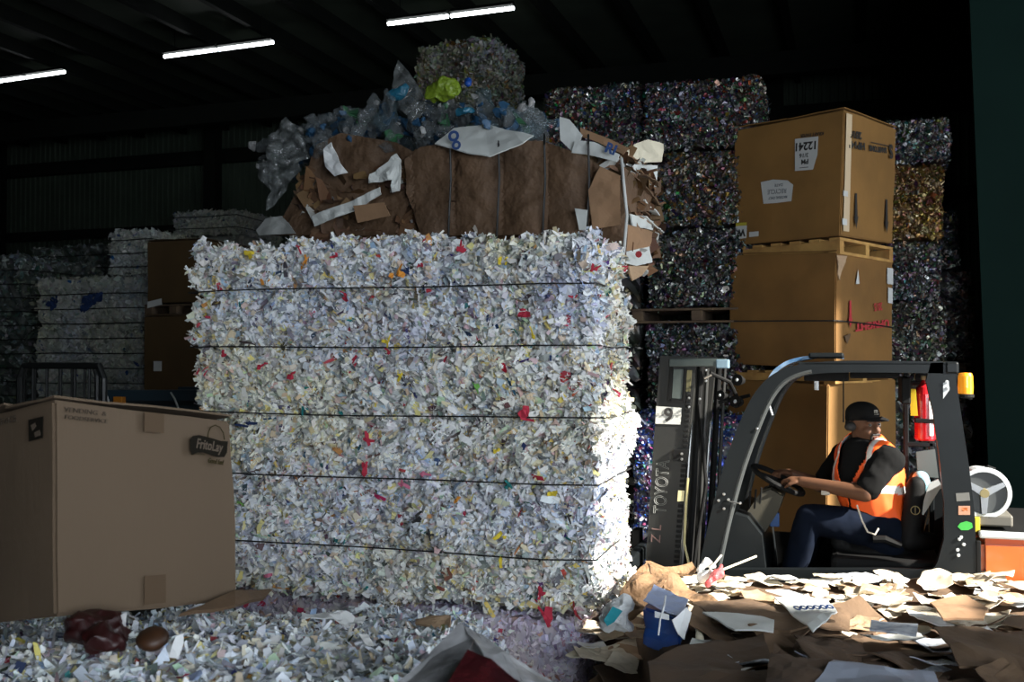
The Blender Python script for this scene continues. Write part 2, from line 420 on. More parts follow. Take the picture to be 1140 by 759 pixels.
CAN_PAL = [(24, (.32, .33, .34)), (12, (.13, .14, .15)), (10, (.60, .62, .64)), (8, (.04, .05, .06)), (6, (.10, .14, .26)), (3.5, (.30, .05, .05)),
           (3, (.06, .20, .12)), (3, (.35, .32, .22)), (2, (.30, .14, .06)), (5, (.18, .2, .2)), (1.6, (.85, .85, .85))]
BLUE_PAL = [(16, (.50, .55, .65)), (14, (.05, .10, .50)), (10, (.10, .22, .60)), (8, (.78, .82, .88)), (5, (.45, .10, .22)), (4, (.05, .30, .22)), (6, (.03, .04, .08)), (3, (.35, .25, .40))]
GOLD_PAL = [(20, (.17, .10, .04)), (12, (.11, .065, .025)), (8, (.24, .16, .07)), (5, (.05, .035, .02)), (1.2, (.7, .6, .4))]
GREEN_PAL = [(16, (.28, .28, .22)), (12, (.18, .19, .14)), (8, (.40, .40, .36)), (5, (.10, .11, .07)), (3, (.20, .20, .05)), (1.2, (.3, .12, .05))]
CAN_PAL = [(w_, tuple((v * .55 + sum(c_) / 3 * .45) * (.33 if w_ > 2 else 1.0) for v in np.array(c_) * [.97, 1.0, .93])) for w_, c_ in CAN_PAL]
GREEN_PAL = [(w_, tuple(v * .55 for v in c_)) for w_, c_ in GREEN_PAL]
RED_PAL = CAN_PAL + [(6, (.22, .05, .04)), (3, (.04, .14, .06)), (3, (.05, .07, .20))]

def vis(n, c):        # the sides a viewer near the photograph's place can see
    return (n[:, 1] < -0.3) * 1.0 + (n[:, 0] > 0.3) * 0.9 + (n[:, 2] > 0.4) * 0.4 + (n[:, 0] < -0.3) * 0.12
def bale(name, label, cat, lo, hi, pal, m, n, L, W, amp=0.02, step=0.06, wires=(), wire_r=0.0035, dent=0.02, group=None, tilt=0.6, lift=0.012,
         want=vis, rnd=0.05, seed=None, accents=(), lowpal=None, wspan=None, curl=.35, shear=None, bright=1.0, wire_e=None):
    seed = seed if seed is not None else random.randrange(9999)
    P, Fc, N = crumpled_box(lo, hi, step, amp, seed, wires, dent, rnd)
    cb = pick(pal, len(P), 0.03)
    Q, QN = surf_points(P, Fc, n, want)
    cf = pick(pal, n)
    cf = cf * bright
    patch = fbm(Q, 3.2, seed + 3)[:, None]; cf = cf * (0.66 + 0.66 * patch)
    patch2 = np.clip((fbm(Q, 2.1, seed + 9)[:, None] - .5) * 1.2, -.25, .25); cf = cf * (1 + patch2 * np.array([.25, .1, -.5]))
    V2, F2, C2 = flakes(Q, QN, L, W, np.clip(cf, 0.003, .88), tilt, lift, curl)
    Vs = [P, V2]; Fs = [np.array(Fc), F2 + len(P)]; Cs = [cb * (0.9 if m is PAPER else 0.5), C2]; off = len(P) + len(V2)
    for (pt, nn, col, ln, wd) in accents:
        k = 3; pts = np.array(pt)[None] + RNG.normal(0, ln * .28, (k, 3)); 
        v, f, c = flakes(pts, np.repeat(np.array(nn)[None], k, 0), ln, wd, np.repeat(np.array(col)[None], k, 0), 0.25, 0.012, 0.2)
        Vs.append(v); Fs.append(f + off); Cs.append(c); off += len(v)
    V = np.vstack(Vs); Fa = np.vstack(Fs); C = np.vstack(Cs)
    if shear is not None: V = shear(V)
    t = None
    if wires:
        t = thing(name, label, cat, ((lo[0] + hi[0]) / 2, (lo[1] + hi[1]) / 2, lo[2]), group)
        obj('pressed_body', V, Fa, m, t, cols=C)
        for zi, z in enumerate(wires):
            e = wire_e if wire_e is not None else amp * .5 + lift; es = min(e, .0) if wire_e is not None else e; x0, x1 = lo[0] - es + .01 * (wire_e is not None), hi[0] + es - .01 * (wire_e is not None); y0, y1 = lo[1] - e, hi[1] + es
            if wspan: x0w, x1w = wspan[zi % len(wspan)]
            pts = []
            for (a, b) in (((x0, y0), (x1, y0)), ((x1, y0), (x1, y1)), ((x1, y1), (x0, y1)), ((x0, y1), (x0, y0))):
                for s in np.linspace(0, 1, 10)[:-1]:
                    pts.append((a[0] + (b[0] - a[0]) * s, a[1] + (b[1] - a[1]) * s, z + 0.004 * math.sin(s * 7 + zi) ))
            pts = np.array(pts + [pts[0]])
            if wire_e is not None:
                fr_ = pts[:, 1] < lo[1]; u_ = (pts[:, 0] - lo[0]) / (hi[0] - lo[0]); pts[fr_, 1] += .07 * np.clip((np.abs(u_[fr_] - .47) - .40) / .1, 0, 1)
            if shear is not None: pts = shear(pts)
            MB().tube([Vector(p) for p in pts], wire_r, 6, cap=False).build('baling_wire', WIRE, t)
        return t
    o = obj(name, V, Fa, m, None, cols=C)
    return tag(o, label, cat, group)

# the great bale of shredded white paper
BX0, BX1, BY0, BY1, BZ0, BZ1 = -3.10, -1.03, 4.22, 4.98, 0.98, 2.66
def onfront(px, py): return atY(px, py, BY0 - 0.03)
ACC = []
RED = (.50, .03, .06); YEL = (.78, .60, .05); NAV = (.02, .04, .12); TEA = (.02, .22, .22); ORA = (.75, .30, .04); PNK = (.65, .18, .28); BLK = (.03, .03, .03)
for (px, py, c, l) in ((229, 411, RED, .05), (250, 393, RED, .035), (393, 405, RED, .07), (296, 407, RED, .05), (329, 417, RED, .04), (386, 329, RED, .05),
                       (433, 395, RED, .05), (586, 350, RED, .055), (579, 462, RED, .06), (609, 682, RED, .06), (603, 659, RED, .05), (405, 520, RED, .035), (408, 490, RED, .05),
                       (334, 275, RED, .035), (377, 283, RED, .03), (516, 275, RED, .04), (472, 296, RED, .035), (668, 300, RED, .04), (300, 315, ORA, .05), (447, 305, ORA, .05),
                       (343, 293, ORA, .05), (281, 282, YEL, .05), (563, 292, YEL, .05), (434, 380, YEL, .04), (447, 415, YEL, .04), (617, 549, YEL, .04),
                       (557, 595, YEL, .04), (550, 500, YEL, .03), (513, 555, ORA, .04), (596, 372, YEL, .04), (569, 543, TEA, .06), (338, 456, TEA, .05), (270, 337, TEA, .04),
                       (408, 655, TEA, .03), (274, 472, NAV, .05), (466, 575, BLK, .05), (460, 300, NAV, .04), (285, 480, BLK, .03), (480, 595, BLK, .035), (546, 355, NAV, .04),
                       (447, 538, PNK, .05), (471, 527, PNK, .04), (300, 640, PNK, .04), (350, 350, PNK, .03), (636, 575, BLK, .035), (495, 640, (.2, .08, .05), .05), (560, 625, YEL, .03),
                       (489, 655, (.2, .06, .04), .04), (375, 460, TEA, .03), (320, 520, YEL, .03), (270, 560, (.2, .4, .1), .03), (640, 330, RED, .03), (530, 430, (.2, .5, .1), .03)):
    p = onfront(px, py); ACC.append((tuple(p), (0, -1, 0), c, l * .72, l * .26))
def wz(px, py): return atY(px, py, BY0).z
WZ = [wz(430, 320), wz(430, 386), wz(430, 462), wz(430, 532), wz(430, 610)]
wob = lambda V: np.column_stack([V[:, 0] + (fbm(V * [0, 0, 1], 2.2, 3) - .5) * 0.10 - 0.02 * (V[:, 0] < -2.2) * (2.1 - V[:, 2]) * 0.4, V[:, 1], V[:, 2]])
bale('shredded_paper_bale', 'huge wired bale of shredded white office paper in the centre', 'bale', (BX0, BY0, BZ0), (BX1, BY1, BZ1), WHITE_PAL, PAPER, 52000, 0.040, 0.016,
     amp=0.065, step=0.025, wires=WZ, wire_r=0.0035, dent=0.03, tilt=1.2, lift=0.012, seed=11, bright=1.0, wire_e=.028, accents=ACC, shear=wob)
bale('shredded_paper_bale', 'pinkish shredded paper bale lying under the huge white one', 'bale', (-2.9, 4.3, 0.0), (-1.14, 5.0, 0.97), PINK_PAL, PAPER, 15000, 0.035, 0.013, amp=0.03, tilt=.6, seed=12)
# load on the forks behind it
bale('shredded_paper_bale', 'white paper bale carried on the forks behind the huge bale', 'bale', (-3.0, 5.2, 0.84), (-1.3, 6.1, 2.62), WHITE_PAL, PAPER, 6000, 0.05, 0.02, amp=0.03, seed=13)

# aluminium and plastic bales stacked behind the forklift
def stackbale(x0, x1, y0, z0, z1, pal, label, n=7000, name='can_bale', cat='bale', d=0.9, L=.034, W=.02, amp=.03, group='crushed can bales stacked at the back', m=None, seed=None):
    return bale(name, label, cat, (x0, y0, z0), (x1, y0 + d, z1), pal, m or CANS, n, L, W, amp=amp, step=.07, tilt=1.1, lift=.02, group=group, seed=seed, rnd=.04)
def X(px, y): return atY(px, 400, y).x
def Z(px, py, y): return atY(px, py, y).z
y = 8.35
xa, xb = X(719, y), X(845, y)
zz = [0.02, Z(780, 455, y), Z(780, 342, y), Z(780, 253, y), Z(780, 165, y), Z(780, 88, y)]
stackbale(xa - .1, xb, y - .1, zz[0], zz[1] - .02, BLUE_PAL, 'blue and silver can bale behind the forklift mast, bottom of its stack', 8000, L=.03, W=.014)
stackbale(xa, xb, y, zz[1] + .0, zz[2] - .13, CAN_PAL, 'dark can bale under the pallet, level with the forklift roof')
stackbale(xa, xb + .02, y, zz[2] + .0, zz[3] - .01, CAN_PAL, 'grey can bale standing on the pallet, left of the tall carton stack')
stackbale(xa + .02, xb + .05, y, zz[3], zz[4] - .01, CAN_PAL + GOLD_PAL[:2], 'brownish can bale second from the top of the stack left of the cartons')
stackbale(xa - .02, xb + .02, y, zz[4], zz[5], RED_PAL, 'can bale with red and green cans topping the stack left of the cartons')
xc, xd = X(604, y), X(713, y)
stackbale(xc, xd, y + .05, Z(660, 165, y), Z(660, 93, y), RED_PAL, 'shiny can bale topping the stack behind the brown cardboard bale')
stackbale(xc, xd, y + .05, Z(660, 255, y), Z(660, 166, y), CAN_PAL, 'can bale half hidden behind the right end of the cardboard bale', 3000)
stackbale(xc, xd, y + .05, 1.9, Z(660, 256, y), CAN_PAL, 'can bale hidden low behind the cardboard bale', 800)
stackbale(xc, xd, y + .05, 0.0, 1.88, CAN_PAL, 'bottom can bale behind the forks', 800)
def pallet(lo, hi, label, m, name='pallet', group=None, rot=0.0, ctr=None):
    """wooden pallet between two heights"""
    cx, cy = (lo[0] + hi[0]) / 2, (lo[1] + hi[1]) / 2; t = thing(name, label, 'pallet', (cx, cy, lo[2]), group)
    w2, d2 = (hi[0] - lo[0]) / 2, (hi[1] - lo[1]) / 2; h = hi[2] - lo[2]
    for k in range(6):
        yy = -d2 + .05 + k * (2 * d2 - .1) / 5
        MB().bbox((-w2, yy - .045, h - .018), (w2, yy + .045, h), .003, 1).build('deck_board', m, t, local=True)
    for xx in (-w2 + .05, 0, w2 - .05):
        MB().bbox((xx - .045, -d2, .018), (xx + .045, d2, h - .019), .004, 1).build('stringer', m, t, local=True)
    for yy in (-d2 + .06, 0, d2 - .06):
        MB().bbox((-w2, yy - .05, 0), (w2, yy + .05, .017), .003, 1).build('bottom_board', m, t, local=True)
    t.rotation_euler.z = rot; return t
pallet((xa - .12, y - .02, zz[2] - .125), (xb + .05, y + .88, zz[2] - .005), 'dark wooden pallet between two can bales behind the mast', WOOD_D)

# bales to the right of the carton stack
y2 = 9.55
def RX(px): return X(px, y2)
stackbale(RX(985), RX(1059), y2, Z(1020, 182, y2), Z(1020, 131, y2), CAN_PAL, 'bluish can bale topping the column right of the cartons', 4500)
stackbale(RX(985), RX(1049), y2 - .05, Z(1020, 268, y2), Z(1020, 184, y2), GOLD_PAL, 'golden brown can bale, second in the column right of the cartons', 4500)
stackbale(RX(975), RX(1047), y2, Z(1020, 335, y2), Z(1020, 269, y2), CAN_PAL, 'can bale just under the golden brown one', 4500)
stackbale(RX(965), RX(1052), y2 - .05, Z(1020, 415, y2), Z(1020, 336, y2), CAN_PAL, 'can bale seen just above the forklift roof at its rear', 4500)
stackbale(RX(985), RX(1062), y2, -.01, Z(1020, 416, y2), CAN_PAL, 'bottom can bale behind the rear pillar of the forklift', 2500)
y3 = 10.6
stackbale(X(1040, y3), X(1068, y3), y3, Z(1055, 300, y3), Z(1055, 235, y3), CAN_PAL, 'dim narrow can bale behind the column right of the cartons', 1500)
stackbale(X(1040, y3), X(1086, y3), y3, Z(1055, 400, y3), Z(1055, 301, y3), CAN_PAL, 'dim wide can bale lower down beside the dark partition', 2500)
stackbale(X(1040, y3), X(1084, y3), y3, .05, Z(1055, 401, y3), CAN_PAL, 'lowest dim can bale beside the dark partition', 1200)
# bale on top of a far stack, seen over the heap of bottles
y4 = 9.2
stackbale(X(462, y4), X(553, y4), y4, Z(508, 120, y4), Z(508, 45, y4), GREEN_PAL, 'olive grey bale highest of all, behind the crushed bottles', 6000, name='mixed_bale', L=.05, W=.025, m=PLAST, group=None, seed=5, amp=.06)
stackbale(X(450, y4), X(556, y4), y4, 3.2, Z(508, 121, y4), CAN_PAL, 'bale hidden behind the crushed bottles, under the olive one', 700)
stackbale(X(450, y4), X(556, y4), y4, 1.6, 3.18, CAN_PAL, 'bale hidden behind the huge paper bale', 500)
stackbale(X(450, y4), X(556, y4), y4, .05, 1.58, CAN_PAL, 'bottom bale hidden behind the huge paper bale', 500)

# dim paper bales in the left background
def dim(px0, px1, pyt, pyb, yy, label, n=5000, d=1.3, pal=DULL_PAL, step_w=.17, m=None, amp=.03, seed=None, acc=()):
    z0, z1 = Z((px0 + px1) / 2, pyb, yy), Z((px0 + px1) / 2, pyt, yy)
    if pyb > 430: z0 = .03
    ws = tuple(np.arange(z0 + .1, z1 - .05, step_w))
    bale('paper_bale', label, 'bale', (X(px0, yy), yy, z0), (X(px1, yy), yy + d, z1), pal, m or PAPER, n, .06, .03, amp=amp, step=.07, wires=ws, wire_r=.006, dent=.06, tilt=.4, group='dim paper bales in the left background', seed=seed, accents=acc)
dim(38, 158, 308, 500, 9.5, 'pale paper bale stack behind the black cage trolley, with blue smudges', 9000, d=1.5, acc=[(tuple(atY(px, py, 9.45)), (0, -1, 0), (.02, .05, .16), .07, .05) for px, py in ((58, 338), (62, 335), (56, 342), (96, 334), (102, 330), (98, 340), (104, 336), (93, 345), (110, 332))])
dim(118, 168, 256, 306, 10.6, 'pale layered bale behind and above the one with blue smudges', 3500)
dim(118, 168, 307, 480, 10.9, 'lower pale bale behind the one with blue smudges', 1500)
dim(190, 262, 234, 262, 12.5, 'farthest pale bale just above the left end of the huge bale', 2500)
dim(186, 270, 263, 480, 12.6, 'lower far bale behind the dark cartons', 800)
GREYP = [(20, (.16, .19, .17)), (10, (.10, .13, .11)), (6, (.30, .33, .31)), (3, (.05, .06, .06))]
dim(28, 118, 272, 480, 11.4, 'ragged dark bale of plastic film between the pale bales', 5000, pal=GREYP, m=PLAST, amp=.08)
dim(-60, 24, 284, 480, 9.8, 'dark grey bale cut by the left picture edge', 4000, pal=GREYP, m=PLAST, amp=.05)

# ------------------------------------------------------------------ cartons
def on_plane(px, py, P, n):
    r = ray(px, py); o = Vector((0, 0, CAMZ)); return o + r * ((Vector(P) - o).dot(n) / r.dot(n))
def carton(name, label, near, left, right, m, back=None, group=None, inset=0.004, extend=None, flaps=True, tape=True):
    """box from its near, left and right upright edges, each (bottom point, top point)"""
    (nb, nt), (lb, lt), (rb, rt) = near, left, right
    bb = lb + rb - nb; bt = lt + rt - nt
    c = (nb + lb + rb + bb) / 4
    t = thing(name, label, 'box', tuple(c), group)
    mb = MB(); bm = bmesh.new()
    vs = [bm.verts.new(p) for p in (nb, rb, bb, lb, nt, rt, bt, lt)]
    for f in ((3, 2, 1, 0), (4, 5, 6, 7), (0, 1, 5, 4), (1, 2, 6, 5), (2, 3, 7, 6), (3, 0, 4, 7)): bm.faces.new([vs[i] for i in f])
    bmesh.ops.recalc_face_normals(bm, faces=bm.faces[:])
    bmesh.ops.bevel(bm, geom=bm.edges[:], offset=0.008, segments=2, affect='EDGES')
    for _ in range(3):
        bmesh.ops.subdivide_edges(bm, edges=[e for e in bm.edges if e.calc_length() > 0.06], cuts=1, use_grid_fill=True)
    P = np.array([v.co[:] for v in bm.verts]); d = (fbm(P, 2.5, sum(map(ord, label)) % 97) - 0.5) * 0.022
    cc = (nb + bt) / 2
    for v, dd in zip(bm.verts, d): v.co += (v.co - cc).normalized() * dd
    mb.bm(bm); mb.build('body', m, t)
    if flaps:
        up = (nt - nb).normalized()
        for (a, b, c2, d2) in ((nt, lt, bt, rt), (nt, rt, bt, lt)):
            # closed top flaps: two meeting in the middle over two inner ones
            pass
        m1 = (nt + lt) / 2; m2 = (rt + bt) / 2; g = (m2 - m1).normalized(); s_ = (lt - nt).normalized()
        for (p, q, e, f) in ((nt, rt, m2 - s_ * .004, m1 - s_ * .004), (m1 + s_ * .004, m2 + s_ * .004, bt, lt)):
            sheet([v + up * 0.012 for v in (p, q, e, f)], 0.006, random.randrange(99), 0.012, 5, 2).build('top_flap', m, t)
    t['front_n'] = 0; del t['front_n']
    return t
def edge(px0, py0, px1, py1, d): return (atD(px0, py0, d), atD(px1, py1, d))
def nrm(a, b, c):
    n = (b - a).cross(c - a).normalized()
    return n if n.dot(Vector((0, 0, CAMZ)) - a) > 0 else -n

KR_BOX = mat('plain_kraft_box', (0.112, 0.075, 0.045), 0.8, var=0.06, scale=3, bump=0.06, bscale=60, stretch=(1, 1, .2))
e0 = edge(62, 686, 60, 445, 2.6); e1 = edge(265, 668, 258, 468, 3.1)
cl_b, cl_t = atD(-6, 692, 2.79), atD(-8, 461, 2.79)
el = (e0[0] + (cl_b - e0[0]) * 1.6, e0[1] + (cl_t - e0[1]) * 1.6)
snack = carton('snack_carton', 'large closed brown snack carton tilted on the shredded paper at lower left', e0, el, e1, KR_BOX, tape=False)
n1 = nrm(e0[0], e1[0], e0[1]); n2 = nrm(e0[0], el[0], e0[1])
def fr(px, py): return on_plane(px, py, e0[0], n1) + n1 * 0.010
def lf(px, py): return on_plane(px, py, e0[0], n2) + n2 * 0.010
ux = (fr(255, 497) - fr(210, 489)).normalized(); uy = (fr(232, 470) - fr(233, 500)).normalized()
# logo: a waving dark banner with pale letters and a sun arc above
top = [(209, 489), (212, 485), (219, 484), (226, 485.5), (235, 488), (243, 490.5), (251, 491)]
bot = [(250, 503), (247, 508.5), (240, 508.5), (232, 506), (224, 503.5), (217, 503.5), (211, 505.5), (209, 500)]
DI = mat('dark_print', (0.012, 0.010, 0.007), 0.9, spec=.1)
DIO = mat('olive_print', (0.035, 0.028, 0.010), 0.9, spec=.1)
TANP = mat('pale_print', (0.10, 0.072, 0.05), 0.85)
MB().prism([fr(*p) for p in top + bot], n1 * .0012).build('printed_logo', DI, snack)
lettering('FritoLay', 0.040, fr(230.5, 496) + n1 * .002, ux, uy, TANP, snack, bold=.0006, width=0.098)
MB().tube([fr(229 + 0, 487), fr(229.5, 481), fr(232, 475.5), fr(237, 473), fr(242, 475), (fr(246, 481)), fr(247.5, 489)], 0.0016, 6).build('printed_arc', DIO, snack)
MB().tube([fr(211, 506), fr(215, 505), fr(220, 505), fr(225, 506)], 0.001, 6).build('printed_arc', DIO, snack)
lettering('Good fun!', 0.020, fr(238, 513.5), ux, uy, DIO, snack, bold=.0004, width=.058)
TXB = mat('faint_print', (0.045, 0.03, 0.018), 0.85)
ux2 = (fr(120, 462) - fr(68, 456)).normalized()
lettering('VENDING  &', 0.017, fr(93, 458.2), ux2, uy, TXB, snack, width=.125)
lettering('FOODSERVICE', 0.015, fr(94, 466.6), ux2, uy, TXB, snack, width=.125)
uxl = (lf(30, 460) - lf(0, 468)).normalized()
lettering('SERVICE', 0.024, lf(10, 468.5), uxl, uy, TXB, snack, width=.115)
MB().prism([lf(36, 467), lf(52.5, 463), lf(52, 487), lf(36.5, 491)], n2 * .001).build('printed_square', DI, snack)
MB().prism([lf(39, 473), lf(44, 470), lf(45, 474), lf(41, 479)], n2 * .002).build('printed_square', TANP, snack)
MB().prism([lf(43, 481), lf(49, 478), lf(50, 484), lf(44, 486)], n2 * .002).build('printed_square', TANP, snack)
TAPE = mat('packing_tape', (0.092, 0.060, 0.036), 0.8, spec=.2)
MB().prism([fr(158, 641), fr(182, 638.5), fr(182, 670), fr(158, 672.5)], n1 * .0007).build('tape_strip', TAPE, snack)
MB().prism([fr(158, 458), fr(180, 460.5), fr(180, 482), fr(158, 480)], n1 * .0007).build('tape_strip', TAPE, snack)

# three big cartons stacked with pallets between them
GB = mat('tall_carton_board', (0.23, 0.115, 0.027), 0.8, var=0.22, scale=2.5, bump=0.12, bscale=9)
GB2 = mat('worn_carton_board', (0.215, 0.105, 0.025), 0.8, var=0.28, scale=2.5, bump=0.15, bscale=9)
dN, dL = 7.55, 8.25
c1n, c1l, c1r = edge(935, 262, 940, 122, dN), edge(818, 273, 817, 145, dL), edge(994, 271, 998, 143, dL)
car1 = carton('bulk_carton', 'topmost bulk carton of the tall stack, upside down with white stickers', c1n, c1l, c1r, GB, group='bulk cartons stacked behind the forklift')
c2n, c2l, c2r = edge(930, 411, 931, 281, dN), edge(812, 405, 812, 284, dL), edge(993, 406, 994, 291, dL)
car2 = carton('bulk_carton', 'middle bulk carton with red printing and a black strap', c2n, c2l, c2r, GB2, group='bulk cartons stacked behind the forklift')
def down(pair, z): b = pair[0].copy(); b.z = z; return (b, pair[1])
c3n, c3l, c3r = down(edge(919, 600, 922, 428, dN), .15), down(edge(808, 580, 810, 421, dL), .15), down(edge(998, 580, 997, 422, dL), .15)
car3 = carton('bulk_carton', 'bottom bulk carton seen through the forklift cab behind the driver', c3n, c3l, c3r, GB, group='bulk cartons stacked behind the forklift', flaps=False)
def skew_pallet(n, l, r, z0, z1, label, m):
    a, b, c = Vector((n[0].x, n[0].y, z0)), Vector((l[0].x, l[0].y, z0)), Vector((r[0].x, r[0].y, z0)); d = b + c - a
    t = thing('pallet', label, 'pallet', tuple((a + d) / 2)); U = c - a; V = b - a; W = Vector((0, 0, z1 - z0)); u = U.normalized(); v = V.normalized()
    def slab(o, p, q, h0, h1, nm, mm=m):
        return MB().hexa([o + W * h0, o + p + W * h0, o + p + q + W * h0, o + q + W * h0], [o + W * h1, o + p + W * h1, o + p + q + W * h1, o + q + W * h1]).build(nm, mm, t)
    for k in range(6): slab(a + V * (k / 5) * .905, U, V * .095, .82, 1.0, 'deck_board')
    for k in range(3): slab(a + U * (k / 2) * .93, U * .07, V, .18, .81, 'stringer')
    for k in range(3): slab(a + V * (k / 2) * .90, U, V * .10, 0, .17, 'bottom_board')
    return t
WOODY = mat('yellow_pallet_wood', (0.50, 0.29, 0.085), 0.75, color2=(0.32, 0.17, 0.05), scale=7, bump=0.2)
pb = atD(935, 281, dN).z + .035; pt = c1n[0].z - .012
skew_pallet(c1n, c1l, c1r, pb - .045, pt, 'yellowish pallet between the top and middle bulk cartons', WOODY)
skew_pallet(c2n, c2l, c2r, c3n[1].z + .005, c2n[0].z - .012, 'pallet hidden by the forklift roof between the lower bulk cartons', WOODY)
skew_pallet(c3n, c3l, c3r, 0.005, .138, 'floor pallet under the bottom bulk carton', WOODY)
# prints and stickers on the top carton (it stands upside down)
nl = nrm(c1n[0], c1l[0], c1n[1]); nr = nrm(c1n[0], c1r[0], c1n[1])
def L1(px, py): return on_plane(px, py, c1n[0], nl) + nl * .012
def R1(px, py): return on_plane(px, py, c1n[0], nr) + nr * .012
xl = (L1(935, 200) - L1(820, 210)).normalized(); xr = (R1(995, 200) - R1(945, 195)).normalized(); UP = Vector((0, 0, 1))
STK = mat('white_sticker', (0.52, 0.53, 0.52), 0.6, var=.08)
MB().prism([L1(886, 155), L1(912, 152), L1(911, 172), L1(906, 189), L1(886, 190.5)], nl * .001).build('paper_sticker', STK, car1, label='white sticker with 12241 upside down')
lettering('12241', 0.085, L1(898, 162.5) + nl * .001, -xl, -UP, INK, car1, bold=.003, width=.175)
lettering('3/16', 0.045, L1(896, 173) + nl * .001, -xl, -UP, INK, car1, bold=.001)
lettering('PM', 0.05, L1(897, 180) + nl * .001, -xl, -UP, INK, car1, bold=.002)
lettering('--------', 0.03, L1(896, 187) + nl * .001, -xl, -UP, INK, car1, bold=.001)
lettering('KRAFT PAPER', 0.035, L1(905, 150), -xl, -UP, TXB, car1, bold=.001, width=.2)
MB().prism([L1(848, 203), L1(862, 200), L1(878, 201), L1(884, 206), L1(882, 224), L1(866, 226), L1(851, 227)], nl * .001).build('paper_sticker', STK, car1, label='torn white sticker with faded writing')
lettering('RECYCLE', 0.05, L1(866, 213) + nl * .001, -xl, -UP, mat('faded_ink', (.16, .17, .18), .8), car1, bold=.001, width=.17)
lettering('MATERIAL ONLY', 0.03, L1(867, 220) + nl * .001, -xl, -UP, MATS['faded_ink'], car1, bold=.001, width=.17)
lettering('DATE', 0.03, L1(868, 206) + nl * .001, -xl, -UP, MATS['faded_ink'], car1, bold=.001)
MB().prism([L1(820, 252), L1(832.5, 251), L1(832, 265), L1(820, 266.5)], nl * .001).build('paper_sticker', STK, car1, label='small sticker with an upside-down W and a yellow band')
MB().prism([L1(820.3, 248.5), L1(832.3, 247.5), L1(832.3, 251), L1(820.3, 252)], nl * .0012).build('sticker_band', mat('dull_yellow', (.42, .36, .04), .6), car1)
lettering('W', 0.075, L1(826, 259) + nl * .001, -xl, -UP, INK, car1, bold=.004)
MB().prism([L1(835, 258.5), L1(845.5, 257.5), L1(845.5, 263), L1(835, 264)], nl * .001).build('paper_sticker', STK, car1)
lettering('2016', 0.075, R1(951, 150), -xr, -UP, INK, car1, bold=.003, width=.21)
lettering('HP141', 0.075, R1(952, 161.5), -xr, -UP, INK, car1, bold=.003, width=.28)
lettering('SANITONE', 0.06, R1(976, 166), -xr, -UP, INK, car1, bold=.003, width=.33)
lettering('S', 0.15, R1(990.5, 168), -xr, -UP, INK, car1, bold=.006)
MB().prism([R1(968, 158), R1(989, 162.5), R1(989, 163.5), R1(968, 159)], nr * .001).build('printed_line', INK, car1)
def down_arrow(P, xdir, up, h, w, m, par, n):
    P = Vector(P); x = xdir * w; u = up
    MB().prism([P - x * .22 + u * h / 2, P + x * .22 + u * h / 2, P + x * .3 - u * h * .15, P + x * .5 - u * h * .15, P - u * h * .5, P - x * .5 - u * h * .15, P - x * .3 - u * h * .15], n * .001).build('printed_arrow', m, par)
down_arrow(R1(951.5, 235), xr, UP, .27, .075, INK, car1, nr); down_arrow(R1(985.5, 241), xr, UP, .27, .075, INK, car1, nr)
PALE = mat('pale_corner_tape', (0.52, 0.40, 0.26), 0.7)
MB().prism([R1(940.8, 126), R1(947, 128), R1(943.5, 258), R1(937, 257)], nr * .001).build('corner_tape', PALE, car1, label='pale tape strip down the corner')
MB().prism([R1(937, 212), R1(942, 213), R1(942, 219), R1(937, 218)], nr * .0025).build('paper_sticker', STK, car1)
MB().prism([R1(936, 243), R1(941, 244), R1(941, 251), R1(936, 250)], nr * .0025).build('paper_sticker', STK, car1)
# middle carton: red prints, strap, tear
nl2 = nrm(c2n[0], c2l[0], c2n[1]); nr2 = nrm(c2n[0], c2r[0], c2n[1])
def L2(px, py): return on_plane(px, py, c2n[0], nl2) + nl2 * .013
def R2(px, py): return on_plane(px, py, c2n[0], nr2) + nr2 * .013
down_arrow(R2(945, 350), xr, UP, .21, .07, INKR, car2, nr2)
lettering('2015', 0.085, R2(976, 341), -xr, -UP, INKR, car2, bold=.002, width=.15)
lettering('UPRIGHT', 0.075, R2(970, 361.5), -xr, -UP, INKR, car2, bold=.004, width=.62)
MB().prism([R2(951, 316), R2(953.5, 300), R2(955, 316)], nr2 * .001).build('paper_sticker', STK, car2)
MB().prism([R2(986, 298), R2(992.5, 299), R2(992.5, 317), R2(986, 316)], nr2 * .001).build('paper_sticker', STK, car2)
MB().prism([R2(987, 320), R2(992, 321), R2(992, 338), R2(987, 337)], nr2 * .001).build('paper_sticker', STK, car2)
MB().tube([L2(812, 357.5) , L2(870, 357.2), L2(929.5, 357), R2(930.5, 357), R2(960, 360), R2(993, 364.5)], .006, 6).build('strap', WIRE, car2)
MB().prism([R2(938, 374), R2(945, 371), R2(944, 376), R2(941, 383)], nr2 * .003).build('torn_hole', KRAFT_D, car2)
sheet([R2(931, 284), R2(941, 285), R2(936, 300), R2(932, 312)], .006, 3, .02, 20, 2).build('torn_flap', KRAFT_L, car2)

